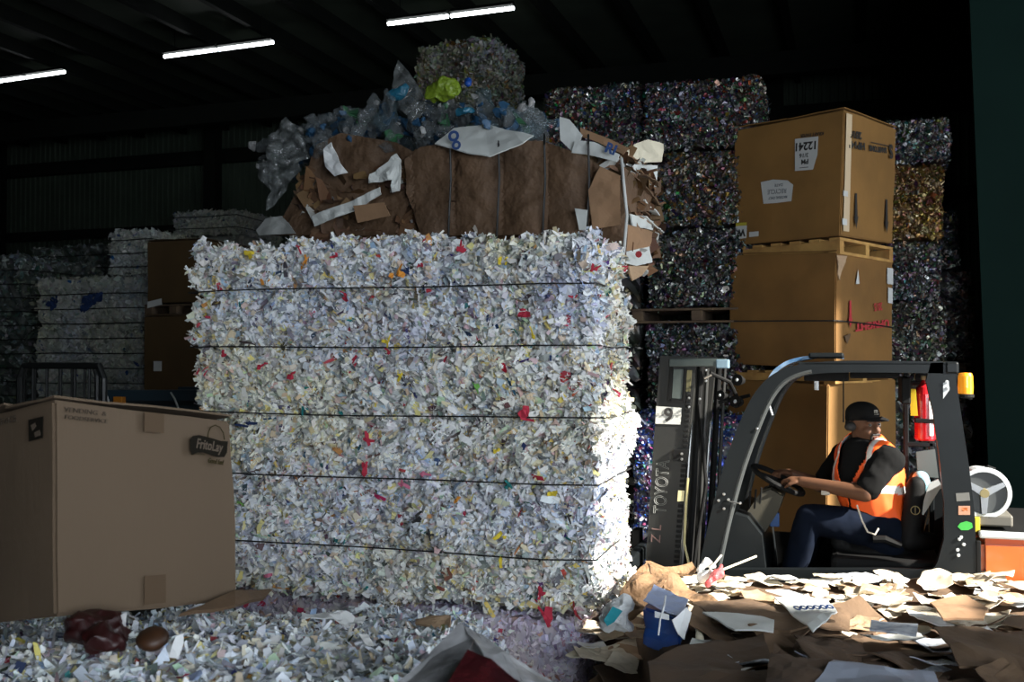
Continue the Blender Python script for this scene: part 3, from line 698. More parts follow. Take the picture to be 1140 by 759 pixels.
# dark cartons left of the huge bale, far back
def plain_carton(px0, px1, pyt, z0, yy, label, depth=1.0, m=mat('deep_brown_board', (.075, .042, .012), .9, var=.2, scale=3)):  # board of a deeper brown than the tall stack's
    x0, x1 = X(px0, yy), X(px1, yy); z1 = Z((px0 + px1) / 2, pyt, yy); P = lambda x, y_, z: Vector((x, y_, z))
    return carton('bulk_carton', label, (P(x1, yy, z0), P(x1, yy, z1)), (P(x0, yy, z0), P(x0, yy, z1)), (P(x1, yy + depth, z0), P(x1, yy + depth, z1)), m, group='dim brown cartons left of the huge bale')
ya = 8.6
zs = Z(182, 348, ya)
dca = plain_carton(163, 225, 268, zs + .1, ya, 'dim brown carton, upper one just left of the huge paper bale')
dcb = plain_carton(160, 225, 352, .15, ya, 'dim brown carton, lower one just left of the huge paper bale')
pallet((X(160, ya), ya, zs - .03), (X(225, ya), ya + 1, zs + .085), 'dark pallet between the two dim brown cartons', WOOD_D)
pallet((X(160, ya), ya, 0.005), (X(225, ya), ya + 1, .135), 'dark floor pallet under the dim brown cartons', WOOD_D)
pl = lambda px, py: atY(px, py, ya - .016)
MB().prism([pl(164, 336), pl(180, 332), pl(180, 339), pl(164, 343)], (0, -.001, 0)).build('paper_sticker', STK, dca)
MB().prism([pl(171, 402), pl(180, 402), pl(180, 413), pl(171, 413)], (0, -.001, 0)).build('paper_sticker', STK, dcb)

# black roll cage and the dark conveyor behind the snack carton
cg = atD(62, 500, 5.2); cage = thing('roll_cage', 'black tubular roll cage trolley behind the brown snack carton', 'trolley', (cg.x, cg.y, 0))
dC = 5.2; tl, tr = atD(22, 407, dC), atD(116, 414, dC - .25); bl = atD(12, 407, dC + .75)
zt = tl.z
BLK_ST = mat('black_tube', (0.008, 0.009, 0.009), 0.45)
R_ = (tr - tl); R_.z = 0; Bk = atD(26, 407, 5.9) - tl; Bk.z = 0
for side, o0 in (('near', tl), ('far', tl + Bk)):
    a = Vector((o0.x, o0.y, .18)); b = a + R_
    pth = [a, Vector((a.x, a.y, zt - .06))] + [Vector((a.x, a.y, zt)) + R_ * s + Vector((0, 0, 0 if s > .03 else -.01)) for s in (.05, .5, .95)] + [Vector((b.x, b.y, zt - .06)), b]
    MB().tube(pth, .016, 8).build('frame_tube', BLK_ST, cage)
    for k in range(1, 6):
        p = a + R_ * (k / 6); MB().tube([p, Vector((p.x, p.y, zt))], .007, 6).build('upright_bar', BLK_ST, cage)
    for zz_ in (1.75, 1.2, .6): MB().tube([Vector((a.x, a.y, zz_)), Vector((b.x, b.y, zz_))], .010, 6).build('cross_rail', BLK_ST, cage)
for zz_ in (zt - .05, 1.2, .3): MB().tube([Vector((tl.x, tl.y, zz_)), Vector((tl.x, tl.y, zz_)) + Bk], .010, 6).build('side_rail', BLK_ST, cage)
MB().hexa([Vector((tl.x, tl.y, .16)) + q for q in (Vector(), R_, R_ + Bk, Bk)], [Vector((tl.x, tl.y, .20)) + q for q in (Vector(), R_, R_ + Bk, Bk)]).build('base_deck', BLK_ST, cage)
for q in (R_ * .08 + Bk * .1, R_ * .92 + Bk * .1, R_ * .08 + Bk * .9, R_ * .92 + Bk * .9):
    p = Vector((tl.x, tl.y, .065)) + q; ax = Bk.normalized()
    w_ = MB().lathe([(.02, -.018), (.062, -.016), (.065, 0), (.062, .016), (.02, .018)], p, ax, 16).build('castor', BLK_ST, cage)
TEALM = mat('dark_blue_steel', (0.012, 0.028, 0.040), 0.4)
ca, cb_ = atD(112, 434, 6.6), atD(300, 434, 6.6)
cv = thing('conveyor', 'dark blue steel conveyor frame between the snack carton and the dim cartons', 'conveyor', (ca.x, ca.y, 0))
MB().prism([ca, cb_, cb_ - Vector((0, 0, .14)), ca - Vector((0, 0, .14))], (0.02, .06, 0)).build('side_beam', TEALM, cv)
ca2, cb2 = ca + Vector((0, .8, 0)), cb_ + Vector((0, .8, 0))
MB().prism([ca2, cb2, cb2 - Vector((0, 0, .14)), ca2 - Vector((0, 0, .14))], (0.02, .06, 0)).build('side_beam', TEALM, cv)
MB().hexa([v - Vector((0, 0, .10)) for v in (ca, cb_, cb2, ca2)], [v - Vector((0, 0, .07)) for v in (ca, cb_, cb2, ca2)]).build('belt', BLK_ST, cv)
for q in (ca + (cb_ - ca) * .08, ca + (cb_ - ca) * .9, ca2 + (cb2 - ca2) * .08, ca2 + (cb2 - ca2) * .9):
    MB().box((q.x - .04, q.y, 0), (q.x + .04, q.y + .06, q.z - .05)).build('leg', TEALM, cv)
q = atD(133, 443, 6.55); MB().bbox((q.x - .035, q.y - .02, q.z - .09), (q.x + .035, q.y + .02, q.z + .01), .005).build('reflector', mat('orange_reflector', (.5, .18, .02), .3), cv, label='small orange reflector')
for k, (px, py) in enumerate(((113, 440), (190, 447))):
    q = atD(px, py, 6.5); MB().tube([q + Vector((0, 0, .06)), q + Vector((.03, 0, .02)), q + Vector((.07, 0, -.07))], .006, 6).build('cable', STK, cv)

# ------------------------------------------------------------------ loose shredded paper heap, lower left
def grid_heap(fz, c0, c1, d0, d1, step):
    nx, ny = int((c1 - c0) / step), int((d1 - d0) / step); V = []; Fc = []
    for j in range(ny + 1):
        for i in range(nx + 1):
            cx, cd = c0 + (c1 - c0) * i / nx, d0 + (d1 - d0) * j / ny; p = camxy(cx, cd); V.append((p.x, p.y, fz(cx, cd)))
    for j in range(ny):
        for i in range(nx):
            a = j * (nx + 1) + i; Fc.append((a, a + 1, a + nx + 2, a + nx + 1))
    return np.array(V), Fc
def smooth(a, b, x): t = min(1, max(0, (x - a) / (b - a))); return t * t * (3 - 2 * t)
def heap_z(cx, cd):
    z = 1.30 - .30 * smooth(2.7, 4.2, cd)
    z -= 1.1 * smooth(-.20, .45, cx) + .25 * smooth(-2.0, -2.8, cx) * 0
    z -= 1.1 * smooth(2.2, 1.3, cd) * .4
    return max(0.0, z)
V, Fc = grid_heap(heap_z, -2.6, .5, 1.5, 4.38, .035)
V[:, 2] += (fbm(V, 3, 4) - .5) * .10 + (fbm(V, 14, 8) - .5) * .035
Q, QN = surf_points(V, Fc, 34000, lambda n, c: 1.0 * (c[:, 2] > .3) + 0 * n[:, 0])
cf = pick(WHITE_PAL, len(Q)) * np.array([.93, .97, 1.04]) * (0.8 + .4 * fbm(Q, 4, 2)[:, None])  # slight blue tint painted in for the skylight on the flakes
V2, F2, C2 = flakes(Q, QN, .042, .015, np.clip(cf, 0, .88), 1.0, .02, .4)
o = obj('shredded_paper_heap', np.vstack([V, V2]), np.vstack([np.array(Fc), F2 + len(V)]), PAPER, None, cols=np.vstack([pick(WHITE_PAL, len(V), .03), C2]))
tag(o, 'loose heap of skylight-tinted white shredded paper filling the lower left foreground', 'shredded paper', kind='stuff')

def loose(name, label, cat, pts, m, thick=.005, amp=.012, scale=8, seed=0, group=None, cuts=3):
    o = sheet([Vector(p) for p in pts], thick, seed, amp, scale, cuts).build(name, m); return tag(o, label, cat, group)
# pieces lying on the heap
zt_ = lambda px, py, z: atZ(px, py, z)
loose('cardboard_piece', 'dark cardboard tray sticking out under the right end of the snack carton', 'cardboard', [atD(262, 656, 3.05), atD(303, 656, 3.5), atD(296, 664, 3.3), atD(262, 673, 2.95), atD(200, 684, 2.8)], KRAFT_D, .012)
loose('cardboard_piece', 'torn pale cardboard corner at the foot of the huge bale', 'cardboard', [atD(462, 687, 3.9), atD(501, 683, 3.85), atD(500, 703, 3.75), atD(488, 697, 3.8), atD(462, 693, 3.85)], KRAFT_L, .01, .02, 15, 2)
loose('paper_strip', 'crumpled pale paper strip at the foot of the huge bale', 'paper', [atD(335, 684, 3.6), atD(385, 683, 3.7), atD(408, 686, 3.75), atD(402, 692, 3.65), atD(370, 690, 3.6), atD(335, 692, 3.5)], WHITEP, .004, .045, 14, 3)
REDP = mat('dark_red_plastic', (0.030, 0.004, 0.004), 0.45, var=.4, scale=20)
cB = atD(112, 704, 2.55)
V, Fc = blob([('c', atD(90, 698, 2.55), atD(125, 700, 2.6), .040, .042), ('c', atD(108, 712, 2.5), atD(132, 715, 2.52), .036, .022), ('e', atD(100, 692, 2.6), (.045, .04, .03))], .008, 2)
V = V + (np.column_stack([fbm(V, 30, 3 + k) for k in range(3)]) - .5) * .045
tag(obj('crushed_bottle', V, Fc, REDP, smooth=True), 'crumpled dark red plastic bottle under the snack carton', 'bottle')
BRW = mat('brown_glaze', (0.06, 0.024, 0.009), 0.5, var=.5, scale=12)
p = atD(170, 712, 2.52)
tag(MB().lathe([(.001, -.02), (.025, -.018), (.038, -.004), (.040, .006), (.034, .016), (.018, .024), (.001, .026)], p, (0.15, -.35, 1), 20).build('jar_lid', BRW, smooth=True), 'small round brown lid lying in the shredded paper', 'lid')
for k, (px, py, dd, a) in enumerate(((140, 698, 2.6, 1.2), (203, 722, 2.45, .7))):
    q = atD(px, py, dd)
    o = sheet([q + Vector((-.03, -.01, -.03)), q + Vector((-.016, 0, .02)), q + Vector((-.004, .01, .025)), q + Vector((-.0, 0, -.0)), q + Vector((-.012, 0, -.035))], .002, k, .03, 30, 3).build('paper_scrap', WHITEP)
    o.location += Vector((0, 0, .01))
    tag(o, ['curled white paper strip between the red bottle and the brown lid', 'folded white scrap standing on the loose heap right of the brown lid', 'white scrap on the loose heap at the left picture edge'][k], 'paper')
# glossy bag in the very foreground
BAGW = mat('glossy_white_film', (0.34, 0.34, 0.35), 0.2, var=.6, scale=9, bump=.5, bscale=12)
BAGR = mat('glossy_dark_red_film', (0.05, 0.006, 0.008), 0.18, color2=(.018, .004, .006), scale=14, bump=.5, bscale=14)
bagc = atD(515, 755, 2.1); bag = thing('snack_bag', 'peaked glossy bag of white and dark red film at the bottom edge', 'bag', (bagc.x, bagc.y, 1.2))
def D(px, py, d): return atD(px, py, d)
sheet([D(514, 697, 2.12), D(530, 712, 2.10), D(515, 735, 2.02), D(497, 775, 1.92), D(425, 775, 1.98), D(470, 735, 2.08)], .002, 4, .02, 9, 4).build('white_film', BAGW, bag)
sheet([D(521, 722, 2.0), D(545, 738, 1.98), D(600, 775, 1.94), D(488, 775, 1.86)], .002, 9, .018, 12, 4).build('red_film', BAGR, bag)
sheet([D(514, 697, 2.12), D(543, 715, 2.1), D(560, 730, 2.06), D(640, 775, 2.05), D(590, 775, 1.96), D(540, 738, 2.0)], .002, 14, .02, 12, 4).build('white_film', BAGW, bag)
sheet([D(514, 698, 2.125), D(425, 775, 1.99), D(640, 775, 2.06)], .003, 14, .02, 6, 4).build('back_film', BAGW, bag)

# ------------------------------------------------------------------ cardboard bale carried behind, with crushed bottles on it
BRD_PAL = [(24, (.15, .078, .038)), (16, (.10, .052, .026)), (6, (.22, .13, .07)), (5, (.40, .40, .38)), (3, (.28, .26, .23)), (2, (.07, .04, .02))]
CB = thing('cardboard_bale', 'crushed brown cardboard bale with white flaps resting on top behind the huge bale', 'bale', (-2.1, 5.7, 2.65))
cx0, cx1, cy0, cy1, cz0, cz1 = -3.08, -1.14, 5.28, 6.12, 2.66, 3.22
P, Fc, N = crumpled_box((cx0, cy0, cz0), (cx1, cy1, cz1), .05, .05, 77, (), 0, .09)
Q, QN = surf_points(P, Fc, 1500, lambda n, c: (n[:, 0] > .3) * 2.2 + (n[:, 1] < -.3) * 1.0 * (c[:, 0] < -2.3) + (n[:, 2] > .4) * .6 + (n[:, 0] < -.3) * .8 + .01)
V2, F2, C2 = flakes(Q, QN, .14, .06, pick(BRD_PAL, len(Q), .02), .9, .05, .5)
obj('pressed_body', np.vstack([P, V2]), np.vstack([np.array(Fc), F2 + len(P)]), mat('pressed_cardboard', rough=.85, attr=True, bump=.3, bscale=9), CB, cols=np.vstack([np.repeat([[.165, .09, .045]], len(P), 0), C2]))
# layered edges at the right end
for k in range(26):
    z = 2.70 + k * .021 + random.uniform(-.006, .006); a = random.uniform(-.05, .05); ext = random.uniform(-.01, .09) - (0.04 if k < 3 else 0)
    w0, w1 = random.uniform(5.3, 5.5), random.uniform(5.9, 6.2); hang = random.uniform(-.10, .03)
    o = sheet([Vector((cx1 - .12, w0, z)), Vector((cx1 + ext, w0 + .03, z + hang * .5)), Vector((cx1 + ext + .02, (w0 + w1) / 2, z + hang)), Vector((cx1 + ext - .02, w1, z + hang * .6)), Vector((cx1 - .12, w1, z))], .006, k, .02, 10, 2)
    o.build('layered_sheet', [KRAFT_D, KRAFT, KRAFT_R, WHITEB, KRAFT_D, KRAFT][random.choice((0, 1, 2, 3, 4, 5, 2))], CB)
def tr(pts, y, m, name='folded_sheet', thick=.008, amp=.02, scale=6, seed=1, cuts=4, ys=None, label=None, par=CB):
    P_ = [atY(px, py, (ys[i] if ys else y)) for i, (px, py) in enumerate(pts)]
    return sheet(P_, thick, seed, amp, scale, cuts).build(name, m, par, label=label)
tr([(452, 178), (470, 165), (520, 158), (606, 158), (655, 176), (690, 200), (699, 250), (697, 292), (650, 268), (600, 262), (470, 262), (452, 215)], 5.20, KRAFT_R, seed=3, amp=.045, scale=4, cuts=5, label='large dark brown cardboard panel')
for o in [c for c in CB.children if c.name.startswith('folded_sheet')][:1]:
    xs_ = [atY(px, 200, 5.13).x for px in (452, 501, 555, 606, 655, 699)]
    for v in o.data.vertices:
        gx = v.co.x + CB.location.x
        for a_, b_ in zip(xs_, xs_[1:]):
            if a_ <= gx <= b_: v.co.y -= .035 * math.sin(math.pi * (gx - a_) / (b_ - a_)) ** .6 - .012
tr([(352, 160), (380, 148), (440, 158), (466, 172), (460, 215), (440, 262), (300, 262), (322, 225), (345, 190)], 5.26, KRAFT_R, seed=8, amp=.05, scale=4, cuts=5)
tr([(484, 160), (505, 142), (540, 139), (570, 145), (594, 150), (582, 160), (545, 174), (520, 170)], 5.12, WHITEB, 'white_flap', seed=5, amp=.012, scale=8, ys=[5.10, 5.2, 5.24, 5.2, 5.2, 5.12, 5.08, 5.08], label='white flap with blue marks')
tr([(623, 130), (634, 133), (648, 150), (640, 172), (624, 156)], 5.2, WHITEB, 'white_flap', seed=6, amp=.012)
tr([(640, 156), (662, 158), (690, 172), (686, 180), (655, 172), (636, 170)], 5.16, WHITEB, 'white_flap', seed=7)
tr([(646, 142), (680, 155), (700, 165), (694, 172), (665, 158), (646, 152)], 5.25, KRAFT, seed=9)
CREAM = mat('cream_board', (0.66, 0.60, 0.46), 0.7, var=.1, scale=6)
tr([(688, 176), (708, 160), (722, 155), (739, 160), (737, 180), (700, 182)], 5.6, CREAM, 'cream_flap', ys=[5.3, 5.6, 5.8, 5.95, 5.9, 5.5], label='cream flap sticking out at the right end')
tr([(690, 182), (732, 184), (731, 208), (716, 202), (700, 190)], 5.6, WHITEB, 'white_flap', ys=[5.25, 5.8, 5.8, 5.6, 5.4])
tr([(692, 184), (712, 200), (726, 215), (722, 235), (702, 236), (694, 210)], 5.4, KRAFT_R, ys=[5.2, 5.4, 5.6, 5.6, 5.3, 5.2])
tr([(702, 238), (728, 246), (728, 256), (704, 252)], 5.5, WHITEB, 'white_flap', ys=[5.25, 5.7, 5.7, 5.3])
tr([(700, 250), (727, 258), (722, 275), (694, 280)], 5.4, KRAFT, ys=[5.2, 5.6, 5.5, 5.2])
tr([(694, 281), (722, 274), (726, 292), (708, 296), (696, 292)], 5.4, WHITEB, 'white_flap', ys=[5.2, 5.5, 5.55, 5.3, 5.2], label='white flap with a red spot')
tr([(700, 296), (722, 296), (716, 306), (706, 312), (702, 304)], 5.4, KRAFT_L, ys=[5.25, 5.5, 5.4, 5.3, 5.25])
tr([(640, 232), (654, 234), (652, 256), (645, 256)], 5.10, WHITEB, 'white_flap', seed=2)
tr([(655, 212), (668, 185), (690, 195), (690, 250), (660, 255)], 5.11, KRAFT, seed=12, amp=.03)
tr([(360, 166), (368, 158), (377, 178), (386, 192), (372, 196), (362, 185)], 5.12, WHITEP, 'torn_paper', seed=4, amp=.03, scale=20)
tr([(432, 180), (440, 170), (446, 178), (444, 212), (436, 214), (436, 200), (410, 204), (412, 194)], 5.12, WHITEB, 'torn_paper', seed=14, amp=.04, scale=16)
tr([(345, 240), (395, 222), (422, 208), (424, 216), (395, 234), (350, 252)], 5.1, WHITEB, 'torn_paper', seed=24, amp=.03, scale=12)
tr([(393, 229), (427, 225), (434, 240), (398, 248)], 5.04, KRAFT, seed=3, amp=.006, label='small flattened kraft box')
tr([(284, 256), (295, 243), (312, 240), (322, 250), (330, 260), (288, 262)], 5.1, mat('grey_board', (.30, .31, .30), .7, var=.3), 'torn_paper', seed=31, amp=.04)
FILM = mat('crumpled_clear_film', (0.24, 0.26, 0.26), 0.10, var=.7, scale=14, alpha=.5, spec=1.0, bump=.8, bscale=30)
tr([(288, 182), (305, 176), (330, 178), (335, 190), (320, 205), (308, 228), (298, 236), (300, 212), (288, 198)], 5.14, FILM, 'hanging_film', seed=33, amp=.06, scale=12, thick=.002, cuts=5)
tr([(298, 150), (318, 130), (335, 150), (345, 175), (325, 185), (300, 178)], 5.25, FILM, 'hanging_film', seed=35, amp=.07, scale=12, thick=.002, cuts=5)
for px in (501, 555, 606, 655):
    y_ = 5.125
    MB().tube([atY(px, 150, y_ + .08), atY(px, 162, y_ - .01), atY(px + 1, 200, y_), atY(px - 1, 240, y_), atY(px - 2, 266, y_ + .03)], .006, 6).build('baling_wire', WIRE, CB)
MB().tube([atY(692, 176, 5.2), atY(694, 200, 5.12), atY(698, 240, 5.12), atY(694, 285, 5.12)], .008, 6).build('pale_strap', STK, CB, label='pale strap')
# blue print on the white flap
for (px, py, sz) in ((505, 152, .075), (508, 162, .06)):
    lettering('O', sz, atY(px, py, 5.05), (1, 0, 0), (.2, 0, 1), INKB, CB, bold=.004)
lettering('RI', .07, atY(680, 166, 5.1), (.9, 0, -.4), (.3, 0, 1), INKB, CB, bold=.003)
p = atY(711, 283, 5.2); MB().lathe([(.001, -.001), (.018, -.001), (.018, .001), (.001, .001)], p, (0, -1, 0), 8).build('red_spot', INKR, CB)

# crushed clear bottles heaped on that bale
CLEAR = mat('clear_plastic', (0.17, 0.19, 0.20), 0.07, alpha=.32, spec=1.0, bump=1.0, bscale=55)
CLEARB = mat('bluish_clear_plastic', (0.08, 0.12, 0.14), 0.08, alpha=.38, spec=1.0, bump=1.0, bscale=55)
LABELB = mat('blue_bottle_label', (0.02, 0.07, 0.14), 0.4)
LABELG = mat('green_bottle_label', (0.03, 0.11, 0.05), 0.4)
CAPW = mat('white_cap', (.3, .3, .3), .4)
prof = [(.004, 0), (.030, .002), (.034, .012), (.033, .03), (.030, .045), (.034, .06), (.034, .12), (.030, .135), (.033, .15), (.028, .175), (.014, .20), (.013, .215)]
def bottle_proto(seed, mt, lab=None):
    mb = MB(); pr = []
    for i in range(len(prof) - 1):
        for s in np.linspace(0, 1, 3)[:-1]: pr.append((prof[i][0] + (prof[i + 1][0] - prof[i][0]) * s, prof[i][1] + (prof[i + 1][1] - prof[i][1]) * s))
    pr.append(prof[-1]); mb.lathe(pr, (0, 0, -.11), (0, 0, 1), 14); V = np.array([tuple(v) for v in mb.V])
    sq = random.uniform(.45, .8)
    def crush(V):
        V = V.copy(); V[:, 1] *= sq; V[:, 0] *= 1.12
        for ax in range(3): V[:, ax] += (fbm(V, 26, seed + ax, 2) - .5) * .055
        V[:, 0] += np.sin(V[:, 2] * 14 + seed) * .012
        return V
    t = thing('crushed_bottle', '', 'bottle', (0, 0, 0), 'crushed clear bottles heaped on the cardboard bale')
    obj('bottle_shell', crush(V), mb.F, mt, t, smooth=False, local=True)
    c = MB().lathe([(.001, .0), (.0155, 0), (.0155, .016), (.001, .017)], (0, 0, .10), (0, 0, 1), 12); obj('cap', crush(np.array([tuple(v) for v in c.V])), c.F, LABELB if seed % 2 else CAPW, t, local=True)
    if lab:
        l = MB(); s_ = 14; vv = []
        for h in (-.035, 0, .03):
            for k in range(s_): th = 2 * math.pi * k / s_; vv.append((.0365 * math.cos(th), .0365 * math.sin(th), h))
        l.add(vv, [(i * s_ + k, i * s_ + (k + 1) % s_, (i + 1) * s_ + (k + 1) % s_, (i + 1) * s_ + k) for i in range(2) for k in range(s_)])
        obj('label_band', crush(np.array([tuple(v) for v in l.V])), l.F, lab, t, local=True)
    return t
def dup(root, loc, rot, sc=1.0):
    r = root.copy(); COL.objects.link(r); r.location = loc; r.rotation_euler = rot; r.scale = (sc,) * 3
    for ch in root.children: c = ch.copy(); COL.objects.link(c); c.parent = r
    return r
protos = [bottle_proto(s, mt, lb) for s, mt, lb in ((1, CLEAR, None), (2, CLEAR, LABELB), (3, CLEARB, None), (4, CLEAR, LABELG), (6, CLEAR, None), (7, CLEAR, LABELB))]
TOPP = [(298, 160), (312, 138), (330, 152), (350, 138), (385, 122), (430, 118), (446, 102), (480, 108), (530, 112), (603, 132)]
BOTP = [(298, 200), (345, 170), (400, 152), (455, 158), (603, 148)]
used = set()
for k in range(105):
    px = random.uniform(300, 600); t_ = np.interp(px, *zip(*TOPP)) + 5; b_ = np.interp(px, *zip(*BOTP)); yy = random.uniform(5.3, 6.0)
    py = random.uniform(t_, max(t_ + 6, b_)) ; p = atY(px, py, yy)
    i = k % len(protos); rot = (random.uniform(0, 6.3), random.uniform(-.9, .9) + (1.57 if random.random() < .7 else 0), random.uniform(0, 6.3)); sc = random.uniform(.9, 1.45)
    o = protos[i] if i not in used else dup(protos[i], p, rot, sc)
    used.add(i); o.location = p; o.rotation_euler = rot; o.scale = (sc,) * 3
    zone = ['far left', 'left', 'middle', 'right', 'far right'][int(min(4, (px - 300) // 60))]; lvl = 'upper' if py < (t_ + b_) / 2 else 'lower'; big = 'large' if sc > 1.17 else 'small'
    kind = {None: 'clear', 'blue_bottle_label': 'blue-labelled clear', 'green_bottle_label': 'green-labelled clear'}[[None, 'blue_bottle_label', None, 'green_bottle_label', None, 'blue_bottle_label'][i]]
    if i == 2: kind = 'bluish'
    o['label'] = '%s crushed %s plastic bottle in the %s %s of the bottle heap' % (big, kind, lvl, zone)
    o['group'] = '%s %s bottles in the %s %s of the bottle heap' % (big, kind, lvl, zone)
# standouts
def blobthing(name, label, cat, shapes, m, vox=.008, crumple=.02, sc=22, sd=3):
    V, Fc = blob(shapes, vox, 2); V = V + (np.column_stack([fbm(V, sc, sd + a) for a in range(3)]) - .5) * crumple * 2
    return tag(obj(name, V, Fc, m), label, cat)
blobthing('plastic_jug', 'bright lime green crumpled plastic jug on the heap of bottles', 'jug', [('c', atY(484, 104, 5.3), atY(500, 98, 5.3), .05, .065), ('c', atY(500, 98, 5.3), atY(494, 92, 5.3), .05, .03)], mat('lime_plastic', (.17, .25, .02), .4), crumple=.025)
blobthing('bottle_cap', 'round bright blue cap just right of the lime green jug', 'cap', [('c', atY(521, 93, 5.35), atY(521, 90, 5.37), .022, .022)], mat('bright_blue_plastic', (.01, .06, .30), .3), crumple=.004)
blobthing('crushed_bottle', 'crushed teal blue bottle left of the lime green jug', 'bottle', [('c', atY(436, 106, 5.35), atY(446, 104, 5.35), .03, .034), ('c', atY(446, 104, 5.35), atY(452, 96, 5.35), .034, .02)], mat('teal_blue_plastic', (.02, .13, .21), .25))
blobthing('crushed_bottle', 'flattened blue wrapper below the lime green jug', 'bottle', [('c', atY(510, 124, 5.3), atY(524, 122, 5.3), .02, .02)], MATS['teal_blue_plastic'])
tr([(437, 82), (444, 67), (455, 80), (468, 100), (474, 122), (462, 135), (446, 122), (438, 100)], 5.36, FILM, 'plastic_film', seed=41, amp=.05, scale=12, thick=.002, cuts=5, par=None)
pf = [o for o in COL.objects if o.name.startswith('plastic_film')][-1]; tag(pf, 'tall shiny peak of clear film standing up out of the bottle heap', 'film')

# ------------------------------------------------------------------ cardboard heap, lower right
def pile_z(cx, cd):
    z = 1.00 + .05 * smooth(4.2, 3.2, cd)
    z -= .75 * smooth(.62 - .05 * (cd - 3.5), .36 - .05 * (cd - 3.5), cx)
    z -= .45 * smooth(2.6, 1.9, cd)
    return z
V, Fc = grid_heap(pile_z, .30, 2.75, 1.8, 5.12, .045)
V[:, 2] += (fbm(V, 3, 14) - .5) * .09; V[:, 2] = np.maximum(V[:, 2], 0)
# close the heap down to the floor
o = obj('cardboard_heap', V, Fc, KRAFT_D); sol = o.modifiers.new('s', 'SOLIDIFY'); sol.thickness = .25; sol.offset = -1
tag(o, 'pressed mass of scrap cardboard under the loose sheets at lower right', 'cardboard', kind='stuff')
def pz(cx, cd):
    p = camxy(cx, cd); return pile_z(cx, cd) + (float(fbm(np.array([[p.x, p.y, pile_z(cx, cd)]]), 3, 14)[0]) - .5) * .09
SUNB = mat('sunlit_cardboard', (0.60, 0.52, 0.40), 0.85, var=.12, scale=7)  # cardboard tone raised to carry the sunlight of the far half
NEWS = mat('newsprint', (0.50, 0.52, 0.55), 0.8, color2=(.25, .28, .34), scale=30)
def scrap_proto(kind, sd):
    random.seed(sd); n = random.choice((4, 5, 5, 6)); R0 = 1
    pts = []
    for k in range(n):
        a = 2 * math.pi * (k + random.uniform(-.18, .18)) / n; r = R0 * random.uniform(.75, 1.1); pts.append(Vector((r * math.cos(a) * .5, r * math.sin(a) * random.uniform(.28, .4), 0)))
    mb = sheet(pts, .012, sd, .09, 2.2, 4)
    # fold
    fa = random.uniform(-.5, .5)
    mb.V = [(x, y, z + max(0, x - .15) * fa * .8) for x, y, z in [tuple(v) for v in mb.V]]
    return mb
sproto = []
mats_l = [SUNB, SUNB, WHITEP, SUNB, CREAM, KRAFT_L]; SHADEB = mat('shaded_brown_board', (0.085, 0.050, 0.028), 0.85, var=.3, scale=5, bump=.3, bscale=16)  # last brown is darkened to put the near heap's shade into its sheets
mats_d = [KRAFT_D, SHADEB, KRAFT_D, SHADEB, NEWS, WHITEB, SHADEB]
def scrap(i, mset, name, label, group, p, s, rz, tx, ty, cache={}):
    key = (name, i, mset[i % len(mset)].name)
    if key not in cache:
        o = scrap_proto(0, 100 + i).build(name, mset[i % len(mset)], local=True); cache[key] = o
    else:
        o = cache[key].copy(); COL.objects.link(o)
    o.location = p; o.scale = (s, s, min(1.0, s * 2) * .5); o.rotation_euler = (tx, ty, rz); return tag(o, label, 'cardboard', group)
random.seed(21)
cn = {'sunlit_cardboard': 'lightened', 'kraft_cardboard': 'brown', 'white_paper': 'white', 'cream_board': 'cream', 'pale_kraft_cardboard': 'light brown', 'dark_shaded_kraft': 'dark brown', 'reddish_kraft_cardboard': 'reddish brown', 'shaded_brown_board': 'very dark brown', 'newsprint': 'printed', 'white_board': 'white'}
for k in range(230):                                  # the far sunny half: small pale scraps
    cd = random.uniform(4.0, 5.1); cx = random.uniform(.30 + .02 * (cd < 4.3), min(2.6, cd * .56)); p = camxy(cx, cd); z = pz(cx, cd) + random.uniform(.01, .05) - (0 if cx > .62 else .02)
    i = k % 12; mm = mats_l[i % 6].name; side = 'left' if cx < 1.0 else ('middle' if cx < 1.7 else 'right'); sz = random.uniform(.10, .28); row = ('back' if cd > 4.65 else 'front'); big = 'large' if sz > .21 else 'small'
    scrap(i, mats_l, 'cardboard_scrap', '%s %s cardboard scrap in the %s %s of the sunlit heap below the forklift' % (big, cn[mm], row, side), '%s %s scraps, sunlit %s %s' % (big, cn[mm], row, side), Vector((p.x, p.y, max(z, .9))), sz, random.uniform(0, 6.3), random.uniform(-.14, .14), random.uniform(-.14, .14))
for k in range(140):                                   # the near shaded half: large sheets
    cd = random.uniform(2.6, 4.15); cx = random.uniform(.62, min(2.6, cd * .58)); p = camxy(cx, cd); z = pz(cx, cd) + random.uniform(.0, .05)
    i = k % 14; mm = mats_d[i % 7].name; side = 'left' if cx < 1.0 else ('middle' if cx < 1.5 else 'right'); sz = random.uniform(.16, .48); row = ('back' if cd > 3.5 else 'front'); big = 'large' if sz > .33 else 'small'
    scrap(i, mats_d, 'cardboard_sheet', '%s %s cardboard sheet in the %s %s of the shaded near heap' % (big, cn[mm], row, side), '%s %s sheets, shaded %s %s' % (big, cn[mm], row, side), Vector((p.x, p.y, z)), sz, random.uniform(0, 6.3), random.uniform(-.2, .2), random.uniform(-.2, .2))
